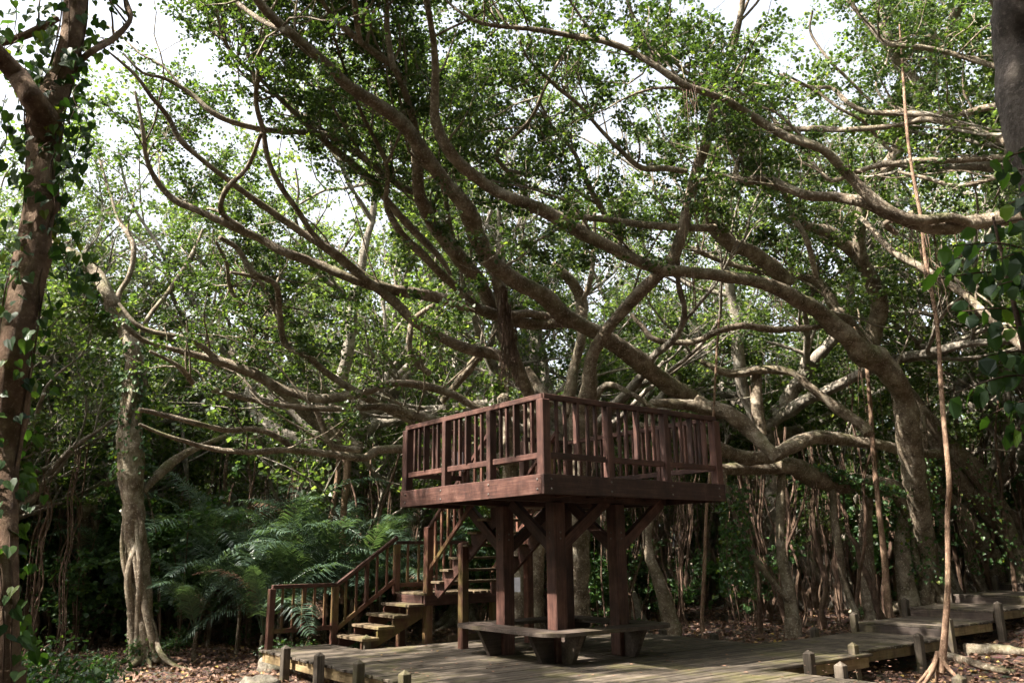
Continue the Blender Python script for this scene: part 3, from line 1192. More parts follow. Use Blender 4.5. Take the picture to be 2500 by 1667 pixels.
A([(1430, 800, 22), (1385, 785, 26), (1336, 791, 27), (1290, 790, 27), (1240, 783, 27)], 15.4, 15.0, grow=0)
A([(1225, 745, 22), (1232, 770, 22), (1290, 765, 20), (1330, 772, 18), (1380, 778, 14)], 14.7, 15.3, grow=0)
A([(1275, 905, 20), (1240, 880, 24), (1206, 864, 26), (1144, 852, 26), (1068, 818, 26), (1014, 787, 24), (953, 730, 21), (869, 665, 19), (800, 611, 18), (737, 567, 16), (638, 500, 15), (536, 424, 14),
   (446, 348, 13), (411, 286, 12), (370, 237, 10), (330, 183, 9), (263, 125, 5)], 15.4, 10.5)
A([(1225, 775, 22), (1190, 760, 22), (1156, 745, 22), (1118, 707, 20), (1068, 661, 20), (1037, 626, 20), (991, 584, 20), (965, 546, 17), (942, 500, 14), (945, 455, 12), (943, 402, 10),
   (900, 310, 9), (871, 250, 8), (845, 179, 8), (800, 40, 6), (790, -20, 5)], 15.0, 10.5)
A([(943, 402, 8), (975, 330, 7), (985, 270, 5)], 12.0, 11.5)
A([(1100, 672, 10), (1091, 653, 12), (1068, 622, 16), (1030, 584, 18), (991, 542, 20), (953, 500, 18), (903, 437, 17), (845, 388, 16), (777, 330, 15), (696, 254, 13), (638, 196, 11),
   (580, 143, 9), (549, 103, 7), (522, 0, 5)], 14.6, 10.8)
A([(1023, 475, 14), (996, 464, 16), (934, 424, 16), (867, 370, 15), (800, 330, 15), (786, 326, 15), (647, 317, 14), (536, 286, 13), (464, 228, 12), (402, 192, 9), (348, 178, 7), (300, 130, 5)], 13.6, 10.6)
A([(1290, 1010, 20), (1180, 1000, 18), (1110, 965, 18), (1060, 948, 19), (1006, 937, 18), (942, 937, 16), (903, 954, 18), (796, 973, 22), (698, 954, 23), (625, 915, 25), (558, 888, 21), (491, 870, 17),
   (424, 853, 14), (348, 830, 12), (300, 790, 8)], 16.0, 12.6)
A([(620, 912, 14), (580, 893, 15), (527, 872, 14), (469, 830, 12), (379, 812, 12), (330, 790, 9), (290, 740, 6)], 13.6, 12.6)
A([(1200, 1060, 22), (1080, 1030, 24), (1030, 1020, 26), (942, 993, 19), (845, 998, 15), (722, 993, 14), (603, 973, 13), (527, 951, 13), (473, 937, 13), (442, 897, 10), (366, 857, 7)], 15.9, 12.4)
A([(1330, 1130, 26), (1220, 1122, 24), (1100, 1108, 22), (986, 1096, 21), (918, 1100, 20), (893, 1118, 19), (820, 1110, 18), (712, 1098, 15), (600, 1103, 14), (513, 1094, 12), (446, 1076, 10),
   (393, 1058, 9), (340, 1035, 8)], 16.4, 12.4)
A([(725, 1104, 13), (698, 1081, 15), (649, 1052, 14), (600, 1047, 14), (553, 1050, 13), (491, 1036, 12), (402, 1013, 13), (340, 1000, 10)], 14.2, 12.0)
A([(880, 1094, 36), (864, 1091, 36), (820, 1061, 34), (761, 1022, 28), (690, 960, 22), (640, 925, 16), (560, 860, 12)], 17.5, 16.5)
A([(880, 1098, 15), (815, 1091, 15), (796, 1061, 14), (780, 1020, 14), (768, 990, 12)], 15.0, 14.6)
A([(1175, 872, 20), (1164, 875, 20), (1144, 902, 22), (1120, 930, 18), (1080, 980, 16)], 15.5, 15.9, grow=0)
A([(1049, 913, 16), (1014, 883, 16), (999, 852, 16), (1003, 798, 14), (1020, 770, 12), (1060, 745, 12)], 15.9, 15.4, grow=.4)
A([(1108, 600, 12), (1108, 589, 12), (1095, 536, 13), (1086, 469, 13), (1086, 430, 10), (1100, 380, 8)], 14.5, 13.5)
A([(884, 670, 14), (826, 620, 14), (768, 576, 13), (723, 509, 12), (679, 446, 12), (652, 379, 14), (643, 321, 14), (625, 250, 12), (629, 188, 11), (634, 134, 10), (650, 60, 8)], 13.6, 10.6)
A([(638, 326, 9), (603, 411, 11), (554, 460, 13), (540, 518, 13), (594, 558, 12)], 11.4, 12.8)
A([(536, 580, 10), (580, 607, 12), (616, 665, 14), (674, 696, 14), (683, 768, 14), (696, 839, 14), (750, 870, 16), (804, 915, 18), (862, 951, 18), (930, 990, 18), (1010, 1030, 18)], 12.4, 15.8)
A([(562, 665, 8), (625, 679, 9), (652, 714, 10), (676, 768, 11)], 13.0, 13.8)
A([(527, 589, 7), (554, 647, 9), (562, 701, 10), (603, 777, 9)], 13.2, 14.2)
A([(580, 9, 11), (643, 54, 13), (700, 76, 14)], 9.6, 9.3)
A([(800, 232, 6), (827, 286, 7), (876, 366, 7), (929, 424, 8)], 11.6, 12.8)
# hanging tassels of red-brown roots
for px, py, y, ln, n in ((1236, 745, 14.5, 1.7, 60), (1228, 700, 14.3, 1.3, 24), (1248, 790, 14.6, 1.3, 30), (1345, 770, 14.9, .5, 6), (1358, 790, 14.9, .45, 7), (1450, 830, 15, .5, 5),
                         (1380, 770, 15, .6, 4), (1113, 640, 14.4, .8, 5), (1310, 700, 14.6, .4, 4), (1250, 870, 15, .9, 12)):
    t.hang(at(px, py, y), ln, n, spread=.05 if n > 8 else .12, fan=.04)
for (px, py, w) in ((1232, 1000, 30), (1300, 990, 34), (1440, 960, 36)):
    p = at(px, py, 16.2)
    g = base.copy()
    g[:2] += (p[:2] - base[:2]) * .5
    t.limb3([p + [0, 0, .25], p, (p + g) / 2 + [.05, 0, 0], g], [w / 2 / F_PX * 16.2] * 2 + [.15, .24], grow=0)
flare(t, base, base + [0, 0, .9], .3, 10, 2.6)
t.drop(1380, 1760, 17.2, 22, 30)
t.drop(600, 1000, 18.0, 23, 34, rmax=.05)
t.drop(1000, 1380, 18.5, 22, 18, rmax=.05)
t.branch(.42)
t.sprout(per_m=4.6, zmin=3.4)
t.sprout(per_m=4.0, zmin=4.2, xr=(-99, -2.6))
t.done()

# --- leaning dark trunk that rises to the right of the middle
base = at(1400, 1500, 16.4)
base[2] = ground_z(base[0], base[1])
t = Tree('fig_tree', base, 'smooth trunk leaning up to the right through the middle of the canopy above the platform')
A = t.limb
A([(1415, 1010, 40), (1435, 959, 38), (1440, 905, 32), (1450, 860, 30), (1481, 806, 30), (1546, 730, 30), (1596, 680, 29), (1642, 630, 31), (1665, 569, 30), (1680, 500, 27), (1698, 424, 25), (1720, 357, 22),
   (1743, 268, 22), (1765, 192, 20), (1792, 112, 16), (1814, 0, 12), (1822, -60, 10)], 15.25, 11.2, k=11, grow=.9)
A([(1675, 420, 14), (1626, 411, 14), (1568, 411, 13), (1514, 366, 11), (1470, 321, 10), (1416, 259, 9), (1358, 210, 8), (1291, 147, 7), (1269, 100, 5)], 13.0, 11.0)
A([(1514, 600, 12), (1514, 580, 12), (1470, 513, 14), (1434, 446, 12), (1398, 366, 9), (1358, 326, 7), (1318, 250, 6)], 14.5, 12.5)
A([(1420, 800, 30), (1416, 783, 30), (1420, 737, 28), (1397, 691, 25), (1351, 645, 20)], 16.5, 16.0, grow=.5)
A([(1385, 1010, 30), (1392, 950, 27), (1402, 890, 24), (1418, 835, 24), (1422, 780, 24)], 16.5, 16.5, grow=0)
A([(1416, 745, 14), (1440, 690, 13), (1450, 600, 10), (1452, 520, 8)], 16.4, 15.8)
A([(1394, 103, 7), (1336, 201, 8), (1304, 277, 9), (1269, 321, 10), (1211, 375, 10), (1237, 415, 12), (1273, 455, 13), (1300, 520, 12)], 11.5, 13.8)
A([(1532, 0, 8), (1559, 89, 10), (1603, 156, 12), (1660, 190, 12), (1720, 215, 12)], 11.0, 11.8)
A([(1600, 107, 7), (1667, 170, 9), (1734, 223, 10)], 11.5, 11.9)
A([(1542, 768, 10), (1570, 800, 12), (1600, 830, 14), (1689, 835, 15), (1756, 808, 17), (1814, 795, 16), (1890, 804, 16), (1993, 799, 14), (2030, 790, 10)], 15.6, 15.4, grow=.4)
A([(1440, 990, 26), (1480, 940, 16), (1540, 960, 14), (1600, 1000, 12)], 16, 15.5, grow=0)
p = at(1415, 1010, 15.25)
t.limb3([p + [0, 0, .2], p, (p + base) / 2, base], [.16, .17, .22, .3])
flare(t, base, base + [0, 0, .9], .28, 9, 2.4)
for px, py, y, ln, n in ((1690, 480, 12.6, 1.6, 6), (1560, 720, 14.8, .7, 3), (1480, 790, 15.1, .6, 5), (1535, 745, 15, .5, 3), (1660, 560, 13.6, 1.0, 4)):
    t.hang(at(px, py, y), ln, n, spread=.06)
t.branch(.4)
t.sprout(per_m=4.8)
t.done()

# --- big leaning fig on the right with stilt roots
base = at(2262, 1475, 18.4)
base[2] = ground_z(base[0], base[1])
t = Tree('fig_tree', base, 'thick leaning fig on the right that forks above a mass of stilt roots')
A = t.limb
A([(2300, 1480, 40), (2272, 1380, 38), (2246, 1250, 46), (2228, 1130, 56), (2215, 1040, 56), (2205, 970, 50), (2175, 915, 56), (2145, 885, 56), (2105, 862, 55), (2069, 821, 46), (2002, 763, 40), (1935, 726, 34),
   (1890, 701, 32), (1801, 679, 30), (1689, 665, 26), (1603, 655, 29), (1514, 616, 31), (1425, 571, 31), (1327, 513, 34), (1246, 482, 28), (1179, 446, 27), (1103, 379, 27), (1065, 300, 26), (1063, 187, 21),
   (1060, 112, 16), (1041, 0, 13), (1038, -50, 12)], 18.4, 9.4, k=12, grow=.8)
A([(2120, 868, 50), (2136, 803, 42), (2147, 740, 38), (2125, 680, 36), (2103, 635, 36), (2096, 590, 32), (2105, 525, 30), (2118, 480, 28), (2131, 446, 30), (2176, 393, 34), (2212, 321, 37), (2240, 258, 38), (2270, 200, 31),
   (2314, 112, 29), (2341, 0, 28), (2350, -60, 26)], 17.3, 12.6, k=11, grow=.7)
A([(2238, 260, 24), (2232, 215, 26), (2222, 185, 27), (2194, 147, 32), (2167, 89, 30), (2145, 0, 28), (2135, -50, 26)], 13.6, 12.6, grow=.8)
A([(2262, 210, 22), (2283, 178, 22), (2278, 112, 22), (2261, 0, 21), (2255, -50, 20)], 13.4, 12.7, grow=.8)
A([(2103, 640, 30), (2073, 607, 30), (2029, 571, 28), (1984, 556, 22), (1926, 533, 12)], 16.4, 15.4, grow=.6)
A([(1926, 692, 34), (1912, 679, 38), (1850, 625, 35), (1792, 598, 34), (1743, 558, 34), (1730, 522, 28), (1720, 480, 16), (1714, 437, 10)], 15.3, 13.4)
A([(1745, 556, 18), (1700, 557, 18), (1585, 550, 18), (1489, 538, 16), (1374, 523, 13)], 13.7, 13.0)
A([(2060, 800, 22), (2029, 732, 30), (2002, 690, 22), (1935, 670, 18), (1868, 665, 17), (1779, 643, 14), (1689, 607, 10)], 17.0, 16.2)
A([(2115, 850, 30), (2080, 800, 26), (2050, 765, 26), (2038, 757, 24)], 17.1, 16.8, grow=0)
A([(1993, 679, 14), (1971, 589, 14), (1939, 531, 13), (1912, 469, 12), (1850, 415, 10), (1800, 360, 7)], 15.2, 14.2)
A([(2290, 1110, 20), (2205, 1098, 26), (2147, 1085, 26), (2083, 1077, 28), (2019, 1068, 32), (1976, 1070, 34), (1921, 1096, 33), (1870, 1116, 34), (1806, 1113, 31), (1732, 1085, 29), (1650, 1060, 24), (1560, 1040, 22)], 18.0, 15.2, k=11, grow=.15)
A([(2320, 1450, 60), (2260, 1330, 50), (2202, 1210, 44), (2125, 1180, 42), (2062, 1178, 46), (1998, 1168, 50), (1934, 1138, 46), (1870, 1140, 36), (1764, 1145, 24), (1690, 1135, 20)], 18.6, 16.2, k=11, grow=.25)
A([(1590, 984, 22), (1640, 985, 25), (1712, 991, 29), (1779, 1006, 33), (1823, 1045, 37), (1868, 1087, 30), (1900, 1120, 26)], 15.9, 15.3, grow=.1)
A([(1700, 985, 44), (1740, 1000, 38), (1790, 1010, 30)], 15.8, 15.9, grow=0)
A([(2120, 1060, 26), (2105, 1038, 24), (2046, 996, 25), (1979, 946, 21), (1935, 911, 19), (1868, 902, 21), (1779, 911, 20), (1712, 880, 12)], 16.0, 16.6, grow=.6)
A([(1860, 1060, 26), (1850, 990, 27), (1845, 915, 24)], 16.6, 16.6, grow=.3)
# leaning stilt legs
for pts, y0, y1 in (([(2190, 930, 30), (2250, 1000, 32), (2318, 1085, 42), (2381, 1149, 50), (2423, 1221, 42), (2500, 1400, 42)], 18.2, 18.8), ([(2205, 960, 28), (2260, 1040, 30), (2325, 1150, 34), (2415, 1255, 38), (2500, 1396, 40), (2560, 1480, 40)], 18.3, 19.3),
                    ([(2270, 1170, 20), (2317, 1221, 36), (2402, 1320, 46), (2440, 1420, 40)], 18.3, 19.4), ([(2202, 1204, 22), (2249, 1255, 20), (2262, 1319, 20), (2287, 1400, 20), (2295, 1480, 24)], 18.0, 18.0),
                    ([(2249, 1100, 18), (2295, 1276, 22), (2308, 1383, 24), (2312, 1470, 26)], 18.1, 18.3), ([(2225, 1060, 14), (2240, 1180, 16), (2280, 1330, 18), (2330, 1450, 20)], 18.1, 18.6),
                    ([(2215, 1150, 24), (2205, 1300, 34), (2210, 1400, 40), (2225, 1490, 50)], 18.2, 17.9), ([(2340, 1240, 20), (2370, 1360, 26), (2400, 1440, 30)], 18.5, 19.3),
                    ([(2122, 1165, 22), (2112, 1300, 28), (2120, 1420, 32), (2130, 1490, 40)], 17.9, 17.8), ([(2400, 1150, 22), (2460, 1250, 24), (2540, 1330, 26)], 18.6, 19.6),
                    ([(2030, 1170, 20), (2045, 1330, 18), (2060, 1420, 14), (2090, 1500, 16)], 17.3, 17.3), ([(1910, 1130, 22), (1905, 1320, 20), (1925, 1430, 26), (1935, 1520, 34)], 16.9, 16.6),
                    ([(1765, 1150, 9), (1790, 1250, 11), (1820, 1320, 13), (1870, 1400, 14), (1935, 1475, 12)], 16.2, 16.6), ([(1640, 1120, 10), (1580, 1300, 24), (1610, 1420, 34), (1640, 1530, 46)], 17.6, 17.4)):
    Pl, rl = A(pts, y0, y1, grow=0, k=8, rough=.16)
    q = Pl[-1].copy()
    q[2] = ground_z(q[0], q[1]) - .06
    if Pl[-1][2] > q[2] + .03:
        t.limb3([Pl[-1] + [0, 0, .08], (Pl[-1] + q) / 2, q], [rl[-1], rl[-1] * 1.05, rl[-1] * 1.3], k=8)
for px, py, y, ln, n in ((2060, 870, 17.3, 1.9, 4), (2090, 860, 17.3, 2.4, 4), (1680, 690, 13.6, .8, 7), (2180, 930, 17.8, 2.6, 8), (1690, 660, 13.4, 1.3, 3), (1880, 720, 15.8, 1.2, 4),
                         (2240, 560, 12.8, 1.4, 5), (1985, 1170, 17.0, 2.2, 9), (2060, 1185, 17.4, 2.2, 9), (2240, 1060, 18.0, 2.2, 8), (1650, 1120, 14.6, 2.4, 8), (1820, 1160, 16.6, 2.2, 7)):
    t.hang(at(px, py, y), ln, n, spread=.10, r=(.005, .014))
flare(t, base, base + [0, 0, .8], .36, 12, 2.2)
t.drop(1760, 2130, 16.8, 21, 42, rmax=.06)
t.drop(2130, 2500, 18.4, 22, 34, top=(2.6, 4.6), rmax=.08)
for k_ in range(9):
    x0_ = rng.uniform(2215, 2262)
    t.limb([(x0_, rng.uniform(1000, 1150), 9), (x0_ + rng.uniform(0, 20), 1250, rng.uniform(12, 20)), (x0_ + rng.uniform(10, 60), 1380, rng.uniform(14, 22)), (x0_ + rng.uniform(10, 110), 1475, rng.uniform(18, 26))], 17.9, 17.9, k=7, grow=0, rough=.14)
t.branch(.4)
t.sprout(per_m=4.2)
t.sprout(per_m=6, zmin=5.5, xr=(3.6, 99))
t.done()

# --- long horizontal limbs entering from the right edge
base = at(2760, 1500, 10.5)
base[2] = ground_z(base[0], base[1])
t = Tree('fig_tree', base, 'fig beyond the right edge sending long pale horizontal limbs in above the walkway')
A = t.limb
A([(2760, 520, 60), (2600, 520, 50), (2500, 525, 40), (2404, 541, 38), (2292, 556, 34), (2203, 534, 28), (2113, 496, 26), (2046, 482, 25), (1957, 473, 23), (1868, 437, 21), (1814, 446, 21), (1796, 425, 15), (1800, 400, 12),
   (1810, 379, 12), (1787, 321, 11), (1756, 259, 9), (1743, 232, 8), (1720, 160, 6)], 10.5, 11.4)
A([(2360, 545, 26), (2323, 531, 26), (2225, 536, 26), (2136, 491, 26), (2069, 424, 24), (2002, 362, 22), (1921, 335, 21), (1845, 290, 20), (1765, 241, 18), (1667, 205, 18), (1600, 161, 17), (1540, 125, 15), (1470, 100, 14),
   (1403, 89, 13), (1291, 71, 12), (1179, 58, 10), (1112, 22, 7), (1080, -10, 5)], 10.8, 9.6)
A([(2760, 240, 30), (2435, 259, 19), (2359, 277, 18), (2260, 281, 16), (2203, 277, 14), (2113, 272, 12), (2069, 250, 12), (2029, 214, 10), (1979, 214, 9), (1900, 180, 6)], 10.5, 12.4)
A([(2760, 420, 30), (2520, 370, 20), (2448, 344, 17), (2381, 317, 16), (2314, 299, 16), (2247, 292, 14), (2203, 304, 13), (2136, 313, 14), (2069, 317, 14), (2002, 315, 15), (1912, 312, 11), (1870, 270, 7)], 10.5, 12.6)
A([(2760, 400, 26), (2520, 385, 18), (2404, 388, 14), (2314, 393, 14), (2238, 393, 14), (2136, 406, 12), (2069, 429, 10), (2029, 442, 10), (1988, 402, 8), (1939, 348, 6)], 10.5, 12.8)
A([(2760, 400, 16), (2520, 420, 10), (2448, 431, 9), (2337, 455, 10), (2270, 437, 9), (2194, 420, 8)], 10.5, 12.0)
A([(2760, 900, 40), (2560, 880, 24), (2448, 804, 19), (2359, 723, 18), (2292, 679, 18), (2247, 652, 18), (2176, 612, 16), (2127, 558, 14), (2100, 530, 10)], 11.5, 14.0)
A([(2230, 520, 13), (2160, 545, 13), (2190, 570, 13)], 10.9, 11.2, grow=0)
A([(2069, 0, 10), (2122, 62, 12), (2158, 103, 13), (2200, 112, 12), (2300, 125, 12), (2420, 160, 14), (2600, 200, 20), (2760, 260, 30)], 11.4, 10.5)
A([(1912, 179, 6), (1993, 223, 7), (2046, 263, 8), (2105, 295, 8), (2145, 339, 9), (2176, 371, 10)], 12.0, 12.2)
A([(1984, 27, 5), (1979, 80, 6), (2024, 147, 7), (2069, 192, 8), (2127, 250, 8)], 11.8, 12.2)
p = np.array([base[0], base[1], 5.6])
t.limb3([base, base + [0, 0, 1.5], base + [.1, 0, 3.2], p, p + [.2, .1, 2.0]], [.45, .34, .32, .30, .22])
for px, py, y, ln, n in ((2280, 560, 11, 1.6, 3), (2190, 540, 11.1, 1.0, 4), (2340, 560, 10.9, 1.3, 3), (1670, 210, 9.9, .5, 5), (1690, 215, 9.9, .8, 3)):
    t.hang(at(px, py, y), ln, n, spread=.08)
t.branch(.4)
t.sprout(per_m=3.2)
t.sprout(per_m=3.5, zmin=6.0, xr=(3.2, 99))
t.done()

# --- slender stems
def slender(label, pts, y0, y1, w=1.0, foot=3):
    P0 = floor_at(pts[-1][0], pts[-1][1])
    b = P0.copy()
    b[2] = ground_z(b[0], b[1])
    s = Tree('slender_tree', b, label, bark='redbark')
    Pc, rc = s.limb(pts, y0, y1, grow=.25, k=8, rough=.05)
    end = Pc[-1]
    for i in range(foot):
        a = rng.uniform(0, 6.28)
        dr = np.array([math.cos(a), math.sin(a), 0]) * rng.uniform(.2, .5)
        g = end + dr
        g[2] = ground_z(g[0], g[1]) - .02
        s.limb3([end + [0, 0, .25], end + dr * .3 + [0, 0, .05], g], [rc[-1] * .6, rc[-1] * .5, rc[-1] * .25], k=6)
    s.sprout(per_m=.8, zmin=4)
    s.done()
    return s


slender('tall slender pale stem rising from the leaf litter beside the near walkway steps',
        [(2196, 60, 4), (2203, 156, 6), (2212, 290, 8), (2225, 402, 8), (2249, 536, 9), (2259, 634, 9), (2287, 790, 10), (2301, 991, 12), (2317, 1170, 13), (2313, 1255, 12), (2314, 1425, 13), (2304, 1575, 18), (2296, 1640, 21)], 11.2, 11.6, foot=5)
slender('slender grey stem standing left of the raised walkway below the leaning fig',
        [(2085, 800, 8), (2113, 880, 9), (2122, 960, 10), (2125, 1000, 11), (2134, 1127, 12), (2147, 1255, 13), (2159, 1361, 15), (2165, 1440, 17), (2172, 1505, 22)], 16.4, 16.9)
slender('thin straight pale pole-like stem just right of the platform', [(1755, 780, 6), (1745, 950, 6), (1738, 1100, 7), (1725, 1240, 8), (1720, 1380, 9), (1714, 1498, 10), (1715, 1540, 12)], 15.5, 15.8, foot=2)
slender('thin bare upright stem behind the palms left of the platform', [(830, 1090, 12), (822, 1180, 13), (806, 1280, 11), (797, 1390, 10), (795, 1460, 12)], 18, 18, foot=1)
slender('grey mottled upright stem behind the palms nearest the platform', [(850, 1100, 18), (846, 1170, 18), (838, 1260, 17), (836, 1400, 17), (836, 1470, 20)], 17.5, 17.5, foot=1)

# --- trunk at the left edge with a vine
base = at(10, 1667, 5.2)
base[2] = ground_z(base[0], base[1])
base = np.array([-3.3, 5.3, float(ground_z(-3.3, 5.3))])
t = Tree('vine_clad_tree', base, 'russet trunk at the left edge forking high up and hung with heart-leaved vine', bark='redbark')
A = t.limb
Pc, rc = A([(8, 1720, 74), (12, 1500, 62), (8, 1300, 60), (10, 1150, 62), (25, 1020, 70), (38, 860, 72), (62, 700, 74), (98, 500, 68), (110, 350, 72), (112, 270, 80), (140, 215, 62), (165, 140, 55), (180, 60, 52), (186, -60, 50)], 5.2, 5.6, k=14, grow=0, rough=.07)
A([(112, 290, 60), (75, 235, 54), (40, 185, 46), (0, 140, 40), (-50, 80, 36)], 5.3, 5.0, k=12, grow=0, rough=.06)
A([(-20, 110, 20), (40, 95, 20), (90, 75, 21), (140, 45, 18)], 5.8, 5.7, k=8, grow=1)
A([(195, 150, 18), (225, 125, 16), (270, 100, 15), (312, 60, 12), (318, 35, 13), (308, 0, 10), (300, -50, 9)], 5.6, 5.9, k=8, grow=1.2)
t.limb3([Pc[0] + [0, 0, .2], Pc[0], [base[0] + .05, base[1], .5], base - [0, 0, .1]], [rc[0], rc[0], .13, .17], k=12)
t.sprout(per_m=2.5, leaf=.055, nl=60, ln=(.5, 1.1), away=.1)
t.done()
trunkL = (Pc, rc)

# --- twisted vine-wrapped trunk left of the deck
fp = floor_at(352, 1618)
base = fp.copy()
t = Tree('vine_clad_tree', base, 'twisted trunk of fused roots wrapped in vine between the left edge and the palms', bark='fig')
A = t.limb
yb = fp[1]
A([(356, 1615, 66), (345, 1540, 58), (338, 1400, 50), (325, 1280, 50), (322, 1180, 54), (318, 1060, 56), (318, 960, 44), (325, 860, 36), (300, 790, 34), (262, 720, 34), (235, 670, 30), (180, 625, 26), (120, 590, 18)], yb, yb - .2, k=14, grow=.2, rough=.14)
for dx, w, ph in ((-20, 22, 0), (16, 24, 1.5), (24, 16, 3), (-8, 20, 4.4), (5, 18, 2.2)):
    A([(352 + dx * 1.4 + 10 * math.sin(ph), 1612, w), (345 + dx * 1.1, 1520, w * .8), (338 + dx * math.cos(ph) * 1.3, 1400, w * .7), (326 - dx, 1280, w * .7), (322 + dx * .9, 1160, w * .75), (320 - dx * .6, 1040, w * .7), (322 + dx * .5, 930, w * .6)],
      yb - .18, yb - .25, k=8, grow=0, rough=.12)
A([(352, 1200, 12), (375, 1170, 20), (401, 1145, 26), (450, 1108, 20), (510, 1080, 14), (560, 1060, 9)], yb, yb + 1.2, grow=.8)
A([(330, 1000, 22), (352, 930, 18), (340, 850, 16), (360, 780, 12), (420, 700, 10), (470, 620, 9), (495, 560, 6)], yb, yb + 1.0, grow=1.3)
A([(300, 790, 20), (290, 723, 14), (317, 670, 13), (326, 598, 12), (290, 536, 9), (268, 469, 7), (240, 380, 5)], yb, yb + .4, grow=1.6)
flare(t, base, base + [0, 0, .45], .16, 9, 2.4)
A([(380, 1560, 14), (395, 1600, 12), (430, 1625, 10), (480, 1640, 7)], yb - .2, yb - .6, grow=0)
t.sprout(per_m=1.8, leaf=.055, ln=(.6, 1.5))
t.done()

# --- pale trunk further left
fp = floor_at(210, 1560)
t = Tree('fig_tree', fp, 'short pale trunk with a thick limb bending left, behind the left edge undergrowth')
A = t.limb
y = fp[1]
A([(208, 1555, 50), (203, 1440, 44), (200, 1340, 46), (212, 1240, 44), (235, 1205, 36), (262, 1185, 26), (285, 1150, 16)], y, y, k=12, grow=.3, rough=.12)
A([(225, 1240, 36), (196, 1272, 30), (142, 1308, 28), (90, 1318, 24), (40, 1330, 20)], y, y + .6, k=10, grow=.3)
A([(225, 1240, 14), (232, 1320, 12), (222, 1400, 13), (214, 1480, 14)], y - .2, y - .2, grow=0)
A([(93, 1225, 10), (132, 1315, 11), (128, 1380, 10), (117, 1420, 10), (112, 1500, 10)], y + .5, y, grow=0)
A([(205, 1220, 14), (190, 1180, 14), (160, 1120, 12), (130, 1050, 10), (120, 960, 8)], y, y + .6, grow=1)
A([(240, 1200, 14), (200, 1170, 13), (165, 1140, 9)], y, y + .4, grow=1)
flare(t, fp, fp + [0, 0, .5], .14, 7, 2.2)
t.sprout(per_m=2.2, zmin=1.2)
t.done()

# --- big near trunk at the right edge
M['darkbark'] = bark_mat('dark_grey_bark', (.035, .028, .024), (.085, .07, .06), (.17, .145, .125), moss=.2, spot=.35, scale=1.3)
base = np.array([3.62, 5.2, float(ground_z(3.62, 5.2))])
t = Tree('fig_tree', base, 'massive near trunk cut by the top right corner of the photo', bark='darkbark')
A = t.limb
Pc, rc = A([(2480, -80, 100), (2484, 0, 104), (2490, 120, 112), (2500, 230, 122), (2528, 350, 124), (2570, 480, 126), (2610, 640, 130)], 5.0, 5.1, k=16, grow=0, rough=.07)
t.limb3([Pc[-1] + [0, 0, .2], Pc[-1], [3.9, 5.2, 1.6], base - [0, 0, .1]], [rc[-1], rc[-1], .2, .28], k=16)
t.done()
trunkR = (Pc, rc)

